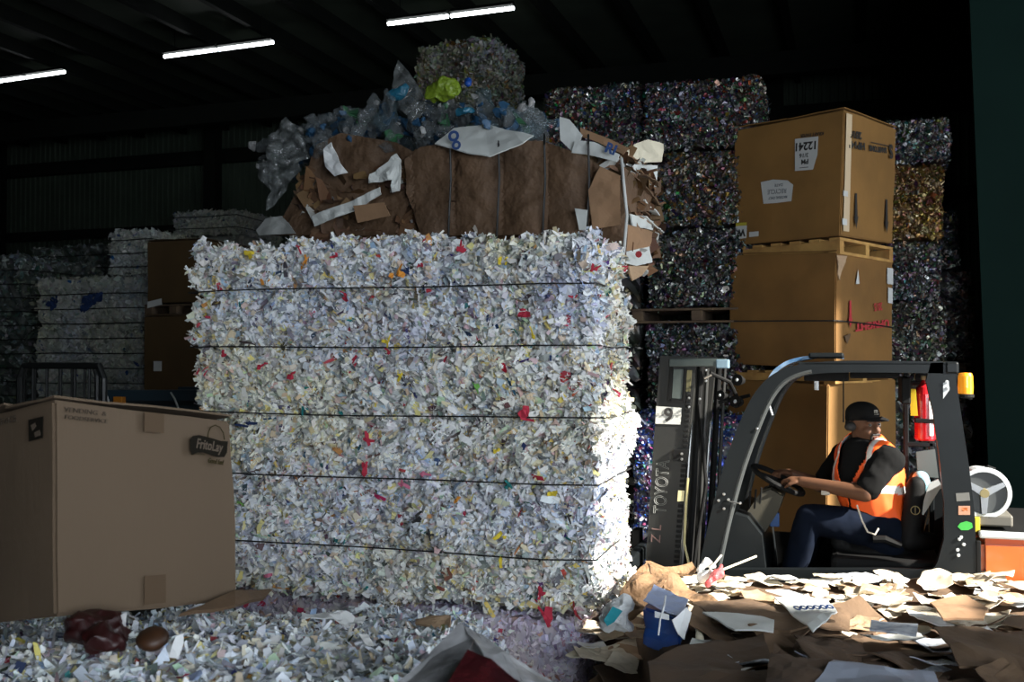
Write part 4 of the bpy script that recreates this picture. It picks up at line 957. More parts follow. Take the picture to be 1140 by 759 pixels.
# sheets one can single out
zq = 1.12
def zpts(L, z=zq, dz=()): return [atZ(px, py, z + (dz[i] if i < len(dz) else 0)) for i, (px, py) in enumerate(L)]
o = loose('cardboard_sheet', 'ribbed white sheet with blue print in front of the sunlit scraps', 'cardboard', zpts([(862, 664), (920, 666), (932, 680), (905, 702)], 1.12, (0, 0, .02, .03)), WHITEB, .006, .015, 14, 5)
lettering('OOOOOO', .05, atZ(906, 676, 1.155), camxy(1, .15), camxy(-.1, 1) + Vector((0, 0, .15)), INKB, o, bold=.003, width=.16)
loose('cardboard_sheet', 'long white strip left of the ribbed white sheet', 'cardboard', zpts([(782, 681), (848, 685), (862, 690), (861, 703), (818, 700)], 1.13), WHITEB, .006, .012, 9, 6)
loose('cardboard_sheet', 'white printed slip right of the ribbed white sheet', 'cardboard', zpts([(970, 690), (1022, 695), (1020, 706), (968, 700)], 1.13), NEWS, .006, .012, 9, 7)
loose('cardboard_sheet', 'bluish white sheet with a red mark at the bottom edge', 'cardboard', zpts([(928, 733), (1040, 750), (1060, 790), (880, 790)], 1.20), mat('bluish_board', (.42, .46, .56), .6, var=.3, scale=5), .008, .035, 7, 8)
loose('cardboard_sheet', 'big flat brown sheet at the right picture edge', 'cardboard', zpts([(1040, 700), (1090, 698), (1160, 705), (1165, 742), (1068, 738)], 1.14), KRAFT_D, .008, .045, 6, 9)
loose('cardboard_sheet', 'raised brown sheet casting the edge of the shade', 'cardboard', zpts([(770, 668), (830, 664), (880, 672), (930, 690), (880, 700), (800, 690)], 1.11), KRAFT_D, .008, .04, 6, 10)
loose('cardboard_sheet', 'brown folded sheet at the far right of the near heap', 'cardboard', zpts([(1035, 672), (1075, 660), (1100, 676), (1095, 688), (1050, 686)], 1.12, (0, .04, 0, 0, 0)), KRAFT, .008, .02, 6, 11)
loose('cardboard_sheet', 'dark brown panel leaning at the bottom of the near heap', 'cardboard', zpts([(862, 715), (925, 738), (905, 790), (850, 770)], 1.18), SHADEB, .01, .05, 6, 12)
loose('cardboard_sheet', 'brown board overhanging the gap beside the huge bale', 'cardboard', zpts([(720, 735), (770, 712), (850, 705), (870, 760), (730, 790)], 1.12), SHADEB, .01, .05, 5, 13)

# things in the gap beside the bale
KBAG = mat('brown_paper_bag', (0.22, 0.125, 0.06), 0.8, var=.3, scale=8, bump=.8, bscale=9, bdist=.05)
bg_c = atD(735, 665, 4.4); pbag = thing('paper_bag', 'open crumpled brown paper bag lying between the huge bale and the sunlit scraps', 'bag', (bg_c.x, bg_c.y, .95))
DD = lambda L, ds: [atD(px, py, d) for (px, py), d in zip(L, ds)]
sheet(DD([(688, 664), (708, 640), (720, 627), (724, 645), (735, 642), (742, 655), (720, 680), (700, 690)], [4.3, 4.5, 4.6, 4.5, 4.5, 4.4, 4.2, 4.2]), .003, 3, .06, 9, 4).build('near_side', KBAG, pbag)
sheet(DD([(718, 627), (740, 630), (748, 628), (770, 627), (776, 634), (770, 640), (738, 644), (724, 640)], [4.75, 4.8, 4.8, 4.85, 4.8, 4.7, 4.6, 4.65]), .003, 5, .05, 9, 4).build('far_side', KBAG, pbag)
sheet(DD([(736, 640), (752, 636), (775, 655), (800, 672), (785, 676), (760, 664), (742, 655)], [4.55, 4.6, 4.5, 4.3, 4.25, 4.35, 4.4]), .003, 7, .05, 9, 4).build('torn_side', KBAG, pbag)
sheet(DD([(700, 660), (770, 645), (780, 672), (720, 690)], [4.75, 4.85, 4.6, 4.4]), .003, 8, .03, 6, 4).build('bag_bottom', KBAG, pbag)
BLUEP = mat('blue_printed_film', (0.012, 0.05, 0.24), 0.3, color2=(.02, .09, .34), scale=8)
pk = atD(742, 690, 3.95); pack = thing('drink_pack', 'dark blue film-wrapped drink pack with a white top and straw in the gap', 'package', (pk.x, pk.y, .9))
q0, q1, q2 = atD(716, 676, 3.95), atD(757, 690, 3.8), atD(766, 672, 4.1); dn = Vector((0, 0, -.17))
mb = MB(); a_, b_, c_ = q0, q1, q2; d_ = a_ + c_ - b_
mb.hexa([a_ + dn * .9, b_ + dn * .8, c_ + dn, d_ + dn], [a_, b_, c_, d_]); bm = bmesh.new(); vs = [bm.verts.new(v) for v in mb.V]; [bm.faces.new([vs[i] for i in f]) for f in mb.F]
bmesh.ops.bevel(bm, geom=bm.edges[:], offset=.012, segments=2, affect='EDGES'); bmesh.ops.subdivide_edges(bm, edges=bm.edges[:], cuts=3, use_grid_fill=True)
PP = np.array([v.co[:] for v in bm.verts]); ds = (fbm(PP, 16, 4) - .5) * .03
cc_ = (a_ + c_) / 2 + dn / 2
for v, dd_ in zip(bm.verts, ds): v.co += (v.co - cc_).normalized() * dd_
MB().bm(bm).build('wrapped_body', BLUEP, pack)
u3 = Vector((0, 0, .012))
sheet([a_ + u3 * 2, b_ + u3, c_ + u3, d_ + u3 * 2], .004, 3, .02, 14, 3).build('pale_top', mat('pale_blue_film', (.35, .42, .62), .3), pack)
sheet(DD([(748, 690), (765, 676), (771, 682), (762, 712), (756, 706)], [3.76, 3.8, 3.85, 3.8, 3.76]), .003, 4, .012, 14, 3).build('white_flap', WHITEP, pack)
MB().tube([atD(741, 663, 3.9), atD(739, 676, 3.78), atD(735, 690, 3.76), atD(733, 707, 3.75)], .0035, 8).build('straw', WHITEP, pack)
MB().prism(DD([(729, 680), (745, 684), (745, 690), (729, 687)], [3.78, 3.76, 3.76, 3.78]), (0, -.002, 0)).build('white_patch', WHITEP, pack)
blobthing('crumpled_wrapper', 'white wrapper with teal stripes at the foot of the huge bale', 'wrapper', [('c', atD(680, 690, 4.15), atD(694, 676, 4.15), .05, .045), ('c', atD(686, 684, 4.12), atD(694, 694, 4.15), .045, .04)], WHITEP, crumple=.03)
tealp = loose('teal_paper', 'teal striped slip on the white wrapper beside the huge bale', 'paper', DD([(672, 690), (682, 675), (693, 680), (684, 692), (676, 697)], [4.05, 4.04, 4.03, 4.04, 4.05]), mat('teal_print', (.02, .30, .36), .5), .003, .008, 20, 3)
blobthing('crumpled_wrapper', 'white plastic cup lid poking out above the sunlit scraps', 'wrapper', [('c', atD(779, 634, 4.7), atD(786, 624, 4.7), .018, .016), ('c', atD(786, 624, 4.7), atD(795, 630, 4.7), .016, .014), ('c', atD(782, 642, 4.65), atD(790, 640, 4.65), .03, .03)], WHITEP, crumple=.01)
blobthing('crumpled_wrapper', 'red and white wrapper beside the white cup lid', 'wrapper', [('c', atD(788, 650, 4.55), atD(800, 638, 4.6), .018, .024), ('c', atD(796, 644, 4.55), atD(803, 628, 4.6), .014, .008)], mat('red_white_print', (.42, .02, .03), .5, color2=(.5, .12, .12), scale=25), crumple=.015)
blobthing('crumpled_wrapper', 'orange and white scrap right of the blue drink pack', 'wrapper', [('c', atD(777, 700, 3.85), atD(780, 712, 3.8), .012, .018)], CREAM, crumple=.01)
for k, (a, b, lb) in enumerate((((797, 637), (842, 619), 'long pale stick lying across the top of the sunlit scraps'), ((790, 634), (803, 618), 'short pale stick beside the long one'))):
    tag(MB().tube([atD(*a, 4.6), atD(*b, 4.75)], .005, 6).build('wooden_stick', CREAM), lb, 'stick')
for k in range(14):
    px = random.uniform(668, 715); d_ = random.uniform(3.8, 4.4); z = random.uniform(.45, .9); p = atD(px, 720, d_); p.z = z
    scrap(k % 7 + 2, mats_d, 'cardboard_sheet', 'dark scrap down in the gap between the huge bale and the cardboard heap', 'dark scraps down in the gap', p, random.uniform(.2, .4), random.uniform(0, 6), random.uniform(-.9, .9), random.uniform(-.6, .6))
# unseen cardboard bales added right of the view to shade the near heap
for k, (z0, z1) in enumerate(((.03, 1.1), (1.13, 2.28))):
    bale('cardboard_bale', ['bottom', 'top'][k] + ' added cardboard bale just outside the right edge, shading the near heap', 'bale', (2.25, 2.2, z0), (3.4, 4.35, z1), BRD_PAL, PAPER, 1200, .12, .05, amp=.04, step=.1, group='added shade bales outside the right edge')

# ------------------------------------------------------------------ forklift (side view, facing -x)
YN, YFAR = 5.52, 6.58
GREY = mat('charcoal_paint', (0.0075, 0.0095, 0.0105), 0.42, var=.2, scale=6, spec=.22)
DGREY = mat('mast_paint', (0.013, 0.013, 0.011), 0.55, var=.25, scale=7)
RUBB = mat('black_rubber', (0.005, 0.005, 0.005), 0.75, spec=.2)
STEEL = mat('bare_steel', (0.45, 0.45, 0.44), 0.3, metal=.9)
ORNG = mat('orange_paint', (0.62, 0.12, 0.018), 0.35, var=.08, scale=3, coat=.3)
LGREY = mat('light_grey_paint', (0.50, 0.53, 0.54), 0.4)
OLIVE = mat('olive_plastic', (0.045, 0.040, 0.026), 0.7)
fk0 = atY(930, 400, 6.05)
FK = thing('forklift', 'grey and orange forklift facing left, with the driver in its cab', 'forklift', (fk0.x, 6.05, 0))
def W(px, py, y=YN): return atY(px, py, y)
def same(P, y): return Vector((P.x, y, P.z))
def plate(pts, y0, y1, name, m, par=None, label=None):
    P_ = [W(px, py, y0) for px, py in pts]
    return MB().prism(P_, (0, y1 - y0, 0)).build(name, m, par or FK, label=label)
# front pillars sweeping up into the roof
def arc(pts, n=5):
    out = []
    P_ = [Vector((a, b, 0)) for a, b in pts]
    for i in range(len(P_) - 1):
        p0 = P_[max(i - 1, 0)]; p1 = P_[i]; p2 = P_[i + 1]; p3 = P_[min(i + 2, len(P_) - 1)]
        for k in range(n):
            t = k / n; out.append(0.5 * ((2 * p1) + (-p0 + p2) * t + (2 * p0 - 5 * p1 + 4 * p2 - p3) * t * t + (-p0 + 3 * p1 - 3 * p2 + p3) * t ** 3))
    out.append(P_[-1]); return [(p.x, p.y) for p in out]
pl_path = arc([(781, 668), (790, 628), (802, 575), (818, 517), (838, 464), (853, 436), (872, 419), (905, 410), (960, 408), (1050, 409)])
for yy in (YN + .03, YFAR - .03):
    pth = [same(W(a, b), yy) for a, b in pl_path]; n_ = len(pth)
    wd = [0.105 - .045 * smooth(.35, .8, i / n_) for i in range(n_)]
    MB().bar(pth, (0, 1, 0), wd, .06).build('guard_pillar', GREY, FK)
    # inner rounded trim that catches the light
    off = [p + Vector((.050 - .02 * smooth(.35, .8, i / n_), -.02, -.01 * smooth(.3, .7, i / n_))) for i, p in enumerate(pth[:int(n_ * .78)])]
    MB().tube(off, .014, 8).build('pillar_trim', mat('grey_trim', (.05, .055, .055), .3), FK)
# rear pillars
rp = [(1036, 404), (1062, 403), (1066, 412), (1064, 420), (1070, 460), (1079, 520), (1085, 570), (1088, 640), (1088, 668), (1020, 668), (1044, 625), (1051, 600), (1051, 560), (1046, 510), (1039, 460), (1031, 424)]
plate(rp, YN, YN + .07, 'rear_pillar', GREY)
V_ = [same(W(px, py), YFAR - .07) for px, py in rp]; MB().prism(V_, (0, .07, 0)).build('rear_pillar', GREY, FK)
# roof
A_, B_ = W(888, 404), W(1064, 404); zr = A_.z
MB().bbox((A_.x, YN, zr - .012), (B_.x, YFAR, zr + .004), .006).build('roof_sheet', GREY, FK)
MB().bbox((B_.x - .05, YN - .005, zr - .055), (B_.x + .015, YFAR + .005, zr + .008), .012).build('roof_beam', GREY, FK)
for k in range(5):
    x_ = A_.x + .06 + k * .13; MB().bbox((x_, YN + .06, zr - .045), (x_ + .035, YFAR - .06, zr - .013), .006).build('roof_bar', GREY, FK)
vis_p = arc([(852, 424), (860, 412), (874, 402), (892, 397), (912, 395), (936, 396)], 4)
vp = [same(W(a, b), 5.60) for a, b in vis_p]; mb = MB()
mb.add([p for p in vp] + [p + Vector((0, .86, 0)) for p in vp] + [p + Vector((.012, 0, -.016)) for p in vp] + [p + Vector((.012, .86, -.016)) for p in vp],
       sum([[(i, i + 1, i + 1 + len(vp), i + len(vp)), (2 * len(vp) + i, 3 * len(vp) + i, 3 * len(vp) + i + 1, 2 * len(vp) + i + 1), (i, 2 * len(vp) + i, 2 * len(vp) + i + 1, i + 1), (i + len(vp), i + 1 + len(vp), 3 * len(vp) + i + 1, 3 * len(vp) + i)] for i in range(len(vp) - 1)], []))
mb.build('rain_visor', mat('pale_blue_visor', (.25, .36, .50), .25, color2=(.06, .14, .26), scale=14), FK)
MB().bbox(W(900, 399, 5.58), W(940, 393, 5.95) , .01).build('work_light', GREY, FK)
# dark gear hanging under the roof
for (x0, x1, y0_, y1_) in ((895, 945, 414, 424), (946, 1000, 414, 421), (1004, 1014, 420, 450)):
    a, b = W(x0, y1_, 5.75), W(x1, y0_, 5.75); MB().bbox(a, (b.x, 6.2, b.z), .008).build('roof_console', RUBB, FK)
MB().tube([W(939, 421, 5.62), W(939, 470, 5.62)], .004, 6).build('cord', RUBB, FK)
MB().tube([W(909, 424, 5.60), W(909, 434, 5.60)], .012, 8).build('small_lamp', LGREY, FK)
MB().tube([W(856, 450, 5.58), W(860, 462, 5.58)], .006, 6).build('clip', LGREY, FK)
# sill, floor, hood, cowl
plate([(781, 668), (790, 634), (1046, 634), (1046, 668)], YN, YN + .06, 'door_sill', GREY)
lo_, hi_ = W(800, 645), W(1086, 645)
zf = .58
MB().bbox((W(790, 640).x, YN + .06, .28), (W(1090, 640).x, YFAR - .06, zf), .02).build('chassis', GREY, FK)
MB().bbox((W(925, 640, 5.7).x, 5.66, zf), (W(1052, 640).x, 6.44, W(960, 616, 5.8).z), .03).build('engine_hood', RUBB, FK)
plate([(790, 668), (797, 630), (806, 592), (818, 572), (832, 576), (848, 596), (856, 668)], 5.66, 6.44, 'front_cowl', GREY)
MB().prism([W(822, 590, 5.85), W(833, 568, 5.85), W(846, 549, 5.85), W(858, 545, 5.85), W(872, 553, 5.85), W(866, 570, 5.85), W(848, 598, 5.85)], (0, .3, 0)).build('dash_console', OLIVE, FK)
plate([(812, 640), (822, 598), (846, 606), (852, 640)], 5.75, 6.3, 'dash_console', OLIVE)
MB().bbox(W(857, 586, 5.86), W(868, 570, 5.90), .004).build('blue_sticker', mat('blue_plastic', (.01, .06, .2), .4), FK)
MB().box((W(800, 640).x, 6.47, .58), (W(1046, 640).x, 6.50, W(940, 596, 6.47).z)).build('far_side_panel', RUBB, FK)
# steering wheel and column
wc = W(866, 534, 6.0); wn = Vector((.46, -.05, .88)).normalized()
u_ = wn.orthogonal().normalized(); v_ = wn.cross(u_)
MB().tube([wc + (u_ * math.cos(a) + v_ * math.sin(a)) * .155 for a in np.linspace(0, 2 * math.pi, 29)], .015, 8, cap=False).build('steering_wheel', RUBB, FK)
swo = [c for c in FK.children if c.name.startswith('steering_wheel')][0]
MB().tube([wc - u_ * .15, wc, wc + u_ * .15], .012, 6).build('wheel_spoke', RUBB, swo); MB().tube([wc - v_ * .15, wc], .012, 6).build('wheel_spoke', RUBB, swo)
MB().tube([wc, wc - wn * .10, wc - Vector((.14, 0, .42))], .03, 10).build('steering_column', RUBB, FK)
for k in range(3):
    b = W(834 + k * 6, 566, 5.8 + .03 * k); MB().tube([b, b + Vector((.01, -.02, .10 + .01 * k))], .006, 6).build('control_lever', RUBB, FK)
for (px, py) in ((806, 550), (811, 556), (806, 566), (824, 560), (800, 557), (843, 477)):
    MB().lathe([(.001, -.002), (.008, -.002), (.007, .004), (.001, .005)], W(px, py, YN - .004), (0, -1, 0), 8).build('bolt', STEEL, FK)
MB().tube([W(812, 558, YN - .01), W(822, 560, YN - .01)], .004, 6).build('latch', STEEL, FK)
# seat
V, Fc = blob([('e', W(972, 607, 6.02), (.24, .24, .055)), ('c', W(935, 604, 5.86), W(935, 604, 6.2), .05, .05), ('c', W(1000, 604, 5.86), W(1000, 604, 6.2), .05, .05)], .012, 6)
obj('seat_cushion', V, Fc, RUBB, FK, smooth=True)
V, Fc = blob([('c', W(1012, 598, 5.86), W(1020, 540, 5.86), .055, .05), ('c', W(1012, 598, 6.2), W(1020, 540, 6.2), .055, .05), ('c', W(1014, 598, 6.03), W(1023, 534, 6.03), .065, .055), ('c', W(1010, 602, 5.84), W(1035, 602, 5.9), .05, .05)], .012, 6)
sb = obj('seat_back', V, Fc, RUBB, FK, smooth=True)
BRASS = mat('dull_gold_print', (.22, .18, .08), .5)
ec = W(1019, 568, 5.785); MB().tube([ec + Vector((.022 * math.cos(a), 0, .022 * math.sin(a))) for a in np.linspace(0, 6.283, 17)], .0025, 6, cap=False).build('seat_emblem', BRASS, sb)
MB().tube([ec + Vector((0, 0, .02)), ec - Vector((0, 0, .02))], .002, 6).build('seat_emblem', BRASS, sb)
MB().tube([W(1003, 607, 5.75), W(985, 600, 5.74), W(972, 600, 5.74)], .02, 8).build('armrest', RUBB, FK)
# things on the frame behind the seat
for px in (1010, 1038): MB().bbox(W(px - 3, 640, 6.30), (W(px + 3, 640, 6.30).x, 6.36, zr - .02), .006).build('rear_frame_post', GREY, FK)
for py in (427, 495, 535): MB().bbox(W(1010, py + 2, 6.3), (W(1042, py, 6.3).x, 6.34, W(1010, py - 3, 6.3).z), .005).build('rear_frame_bar', GREY, FK)
bl_ = W(1030, 545, 5.9)
V, Fc = blob([('c', W(1025, 533, 5.95), W(1031, 545, 5.95), .045, .035)], .008, 3); obj('air_horn', V, Fc, mat('pale_blue_plastic', (.25, .45, .52), .3), FK, smooth=True)
MB().bar([W(1047, 538, 5.85), W(1040, 541, 5.85), W(1026, 572, 5.85)], (0, 1, 0), [.05, .06, .02], .02).build('release_lever', LGREY, FK)
plate([(1020, 503), (1041, 500), (1045, 532), (1022, 530)], 6.28, 6.30, 'rear_panel', mat('grey_film', (.10, .13, .13), .2))
# stickers on the rear pillar
def pst(pts, m, lb): return MB().prism([W(a, b, YN - .0008) for a, b in pts], (0, -.001, 0)).build('sticker', m, FK, label=lb)
pst([(1064, 549), (1079, 548), (1080, 557), (1065, 558)], mat('dull_grey_sticker', (.13, .13, .12), .5), 'grey sticker')
pst([(1067, 563), (1080, 563), (1080, 573), (1067, 573)], mat('pale_orange_sticker', (.42, .22, .14), .5), 'orange and white sticker')
pst([(1070, 565), (1077, 565), (1077, 569), (1070, 569)], mat('strong_orange', (.6, .15, .03), .5), 'orange print')
pst([(1066, 586), (1069, 582), (1076, 580), (1082, 582), (1083, 587), (1078, 590), (1070, 590)], mat('bright_green_sticker', (.04, .36, .05), .5), 'bright green frog-shaped sticker')
pst([(1050, 426), (1056, 424), (1057, 434), (1050, 444)], LGREY, 'worn pale sticker')
for (px, py) in ((1054, 425), (1055, 432), (1068, 600), (1073, 606), (1066, 612), (1067, 618), (1070, 598)):
    MB().lathe([(.001, -.002), (.009, -.002), (.008, .004), (.001, .005)], W(px, py, YN - .003), (0, -1, 0), 8).build('bolt', LGREY, FK)
# beacon
bc = W(1075, 442, 5.75)
bk = MB().bar([W(1064, 440, 5.75), W(1082, 443, 5.75)], (0, 1, 0), .015, .06).build('beacon_bracket', RUBB, FK)
MB().lathe([(.03, -.002), (.042, 0), (.042, .012), (.036, .018), (.03, .02)], bc, (0, 0, 1), 20).build('beacon_base', RUBB, FK, smooth=False)
AMB = mat('amber_lens', (.85, .32, .02), .2, emit=((1.0, .34, .02), .35))
MB().lathe([(.001, .018), (.036, .018), (.038, .05), (.036, .11), (.030, .125), (.001, .128)], bc, (0, 0, 1), 24).build('beacon_lens', AMB, FK, smooth=False, label='amber lens')
# gas tank lying across behind the cab
tc_ = W(1096, 549, 5.66); R0 = .128
tk = MB().lathe([(.02, .04), (R0 * .80, .035), (R0 * .84, 0), (R0, 0), (R0 * 1.02, .02), (R0 * .98, .05), (R0 * 1.0, .09), (R0 * .9, .10), (R0 * .85, .32), (.03, .36)], tc_, (0, 1, 0), 36).build('gas_tank', LGREY, FK, smooth=False, label='silver gas tank seen from its end')
MB().lathe([(.001, 0), (R0 * .82, 0), (R0 * .82, .01), (.001, .01)], tc_ + Vector((0, .012, 0)), (0, 1, 0), 30).build('tank_end', mat('dark_grey_paint', (.05, .055, .055), .5), tk)
for k in range(3):
    a = .5 + k * 2.1; d_ = Vector((math.cos(a), 0, math.sin(a))); MB().bar([tc_ + Vector((0, .004, 0)), tc_ + Vector((0, .004, 0)) + d_ * R0 * .82], (0, 1, 0), [.04, .022], .02).build('tank_spoke', STEEL, tk)
MB().lathe([(.001, -.012), (.022, -.012), (.026, .01), (.026, .04), (.001, .04)], tc_, (0, 1, 0), 16).build('tank_valve', BRASS, tk)
MB().tube([W(1092, 524, 5.72), W(1100, 519, 5.72), W(1108, 522, 5.72)], .008, 6).build('tank_handle', RUBB, tk)
MB().bbox(W(1078, 585, 5.66), (W(1128, 573, 5.66).x, 6.4, W(1128, 574, 5.66).z), .01).build('tank_bracket', mat('brown_grey_steel', (.12, .11, .09), .5), FK)
MB().bbox(W(1085, 594, 5.64), (W(1091, 576, 5.64).x, 5.68, W(1091, 576, 5.64).z), .004).build('bracket_stay', mat('yellow_paint', (.65, .50, .03), .4), FK, label='yellow stay')
MB().bbox(W(1082, 590, 5.8), (W(1096, 500, 5.8).x, 5.86, W(1096, 530, 5.8).z), .01).build('tank_mount', RUBB, FK)
# counterweight
cw0, cw1 = W(1089, 599).x, W(1089, 599).x + .74; zc1 = W(1100, 600).z
bm = bmesh.new(); prf = [(cw0, .30), (cw0, zc1), (cw0 + .42, zc1 + .01), (cw0 + .60, zc1 - .05), (cw1 - .05, zc1 - .22), (cw1, .72), (cw1 - .02, .36), (cw1 - .12, .28)]
fs = bm.faces.new([bm.verts.new((x, YN + .0, z)) for x, z in prf]); ex = bmesh.ops.extrude_face_region(bm, geom=[fs])
for v in [g for g in ex['geom'] if isinstance(g, bmesh.types.BMVert)]: v.co.y = YFAR
bmesh.ops.recalc_face_normals(bm, faces=bm.faces[:]); bmesh.ops.bevel(bm, geom=bm.edges[:], offset=.035, segments=4, affect='EDGES')
MB().bm(bm).build('counterweight', ORNG, FK, label='orange rear counterweight')
MB().bbox((cw0 + .01, YN + .03, zc1 + .005), (cw0 + .46, YFAR - .03, zc1 + .025), .01).build('rear_hood', RUBB, FK)
MB().bbox((cw0 + .005, YN - .004, zc1 + .002), (cw0 + .50, YN + .05, zc1 + .035), .01).build('hood_edge', LGREY, FK, label='pale grey hood edge')
MB().bbox((cw0 - .01, YN - .004, .45), (cw0 + .012, YN + .1, zc1 - .01), .004).build('seam_trim', RUBB, FK)
# wheels
def wheel(x, y, r, wdt):
    t_ = MB().lathe([(r * .55, -wdt / 2), (r * .93, -wdt / 2), (r, -wdt * .3), (r, wdt * .3), (r * .93, wdt / 2), (r * .55, wdt / 2)], (x, y, r), (0, 1, 0), 32).build('wheel', RUBB, FK)
    MB().lathe([(.03, -wdt * .35), (r * .3, -wdt * .36), (r * .5, -wdt * .42), (r * .56, -wdt * .5), (r * .56, wdt * .5), (.03, wdt * .4)], (x, y, r), (0, 1, 0), 20).build('hub', LGREY, t_)
xw = W(815, 640).x
for yy in (YN - .02, YFAR + .02): wheel(xw, yy, .30, .2); wheel(cw0 + .18, yy * .94 + .36, .24, .17)
# mast
mo = [(735, 396), (776, 397), (772, 440), (766, 500), (760, 560), (753, 668), (715, 668), (719, 625), (727, 500)]
for y_ in (5.60, 6.42):
    P_ = [same(W(a, b, 5.60), y_) for a, b in mo]; MB().prism(P_, (0, .05, 0)).build('mast_rail', DGREY, FK)
    for (pa, pb_, r_, m_) in (((771, 402), (754, 668), .012, STEEL), ((778, 402), (763, 668), .020, RUBB), ((785, 410), (772, 668), .011, DGREY)):
        a, b = W(*pa, 5.60), W(*pb_, 5.60); MB().tube([same(a, y_ + .09), same(b, y_ + .09)], r_, 10).build('lift_cylinder', m_, FK)
    for k in range(34):
        q = W(767 - k * .42, 440 + k * 5.6, 5.595); q = same(q, y_ - .006)
        if y_ < 6 : MB().bbox(q + Vector((-.014, -.006, -.008)), q + Vector((.014, .006, .008)), .002, 1).build('chain_link', RUBB, FK)
    a, b = W(770, 428, 5.6), W(755, 668, 5.6)
for py, h in ((398, .05), (462, .06), (640, .08)):
    a = W(748 - (py - 398) * .07, py, 5.60); MB().bbox((a.x - .06, 5.65, a.z - h), (a.x + .02, 6.42, a.z), .008).build('mast_crossbar', DGREY, FK)
MB().bbox(W(745, 408, 5.585), (W(808, 399, 5.585).x, 5.64, W(808, 399, 5.585).z), .006).build('mast_top_bracket', mat('grey_green_paint', (.06, .075, .07), .4), FK)
MB().bbox(W(797, 410, 5.58), (W(811, 400, 5.58).x, 5.65, W(811, 400, 5.58).z), .006).build('bracket_end', mat('pale_blue_paint', (.16, .24, .30), .4), FK)
for (pts) in ([(746, 408), (749, 408), (747, 448), (743, 448)], [(743, 444), (762, 446), (762, 449), (743, 448)], [(762, 410), (765, 410), (763, 449), (760, 449)]):
    plate(pts, 5.588, 5.60, 'window_frame', RUBB)
plate([(750, 411), (761, 411), (759, 444), (748, 443)], 5.592, 5.60, 'mast_window', mat('grey_green_pane', (.07, .085, .08), .3))
tr_m = mat('bronze_plate', (.10, .09, .04), .5); plate([(765, 412), (770, 412), (768, 436), (763, 436)], 5.588, 5.60, 'mast_plate', tr_m)
plate([(730.5, 452), (759, 454), (757.5, 472.5), (729.5, 471.5)], 5.594, 5.60, 'number_plate', mat('plate_white', (.50, .50, .46), .5), label='white plate with a black 9')
np_ = [c for c in FK.children if c.name.startswith('number_plate')][0]
xm = (W(759, 454, 5.59) - W(730.5, 452, 5.59)).normalized(); um = (W(731, 440, 5.59) - W(727, 500, 5.59)).normalized()
lettering('9', .105, W(744, 462.5, 5.591), xm, um, INK, np_, bold=.003)
for (a, b) in (((732, 456), (738, 461)), ((750, 457), (757, 463))):
    lettering('= =', .03, W((a[0] + b[0]) / 2, 462, 5.591), xm, um, INK, np_)
PRG = mat('pale_grey_print', (.17, .175, .165), .6)
lettering('TOYOTA', .100, W(737, 542, 5.597), um, -xm, PRG, FK, name='printed_lettering', outline=.0016, width=.30)
PRP = mat('pale_red_print', (.16, .09, .08), .6)
lettering('Z L', .075, W(731, 594, 5.597), um, -xm, PRP, FK, name='printed_lettering', width=.10)
plate([(750, 500), (766, 501), (765, 514), (749, 513)], 5.575, 5.60, 'mast_clamp', RUBB)
for (px, py) in ((759, 505), (759, 511), (767, 443), (779, 444), (767, 453), (786, 412), (786, 424)): MB().lathe([(.001, 0), (.008, 0), (.006, .008), (.001, .009)], W(px, py, 5.572), (0, -1, 0), 8).build('bolt', STEEL, FK)
MB().tube([W(784, 421, 5.57), W(792, 417, 5.57)], .007, 6).build('hose_fitting', STEEL, FK)
CRM = mat('cream_tag', (.55, .50, .28), .5); plate([(755, 546), (762, 546), (761, 558), (754, 558)], 5.57, 5.58, 'tag', CRM, label='cream tag')
MB().tube([W(766, 532, 5.57), W(764, 560, 5.57), W(762, 605, 5.57), W(767, 628, 5.57)], .007, 8).build('tilt_pipe', mat('dull_yellow_pipe', (.38, .34, .16), .4), FK)
MB().tube([W(778, 450, 5.66), W(783, 500, 5.66), W(786, 540, 5.66), W(776, 600, 5.66), W(770, 650, 5.66)], .010, 8).build('hydraulic_hose', RUBB, FK)
MB().tube([W(790, 415, 5.9), W(812, 425, 6.0), W(822, 445, 6.1)], .012, 8).build('hydraulic_hose', RUBB, FK)
# head lamps and brackets between mast and cab
for (px, py, s_) in ((822, 423, .032), (803, 440, .028), (820, 447, .035)):
    q = W(px, py, 5.75); MB().lathe([(.001, -.05), (s_ * .6, -.045), (s_, 0), (s_ * 1.02, .012), (.001, .014)], q, (-.4, -.9, .1), 16).build('work_lamp', RUBB, FK)
    MB().lathe([(.001, .015), (s_ * .3, .016), (.001, .02)], q, (-.4, -.9, .1), 12).build('lamp_glass', LGREY, FK)
MB().bar([W(800, 448, 5.8), W(835, 440, 5.8)], (0, 1, 0), .02, .03).build('lamp_bracket', RUBB, FK)
# carriage and forks under the load
xm0 = W(716, 668, 5.6).x
MB().bbox((xm0 - .08, 5.45, .70), (xm0 - .02, 6.55, .80), .01).build('carriage_bar', GREY, FK); MB().bbox((xm0 - .08, 5.45, .95), (xm0 - .02, 6.55, 1.03), .01).build('carriage_bar', GREY, FK)
for yy in (5.55, 5.95):
    MB().hexa([(xm0 - 1.5, yy - .03, .765), (xm0 - .08, yy - .06, .74), (xm0 - .08, yy + .06, .74), (xm0 - 1.5, yy + .03, .765)], [(xm0 - 1.5, yy - .03, .78), (xm0 - .08, yy - .06, .78), (xm0 - .08, yy + .06, .78), (xm0 - 1.5, yy + .03, .78)]).box((xm0 - .12, yy - .06, .74), (xm0 - .081, yy + .06, 1.1)).build('fork', RUBB, FK)

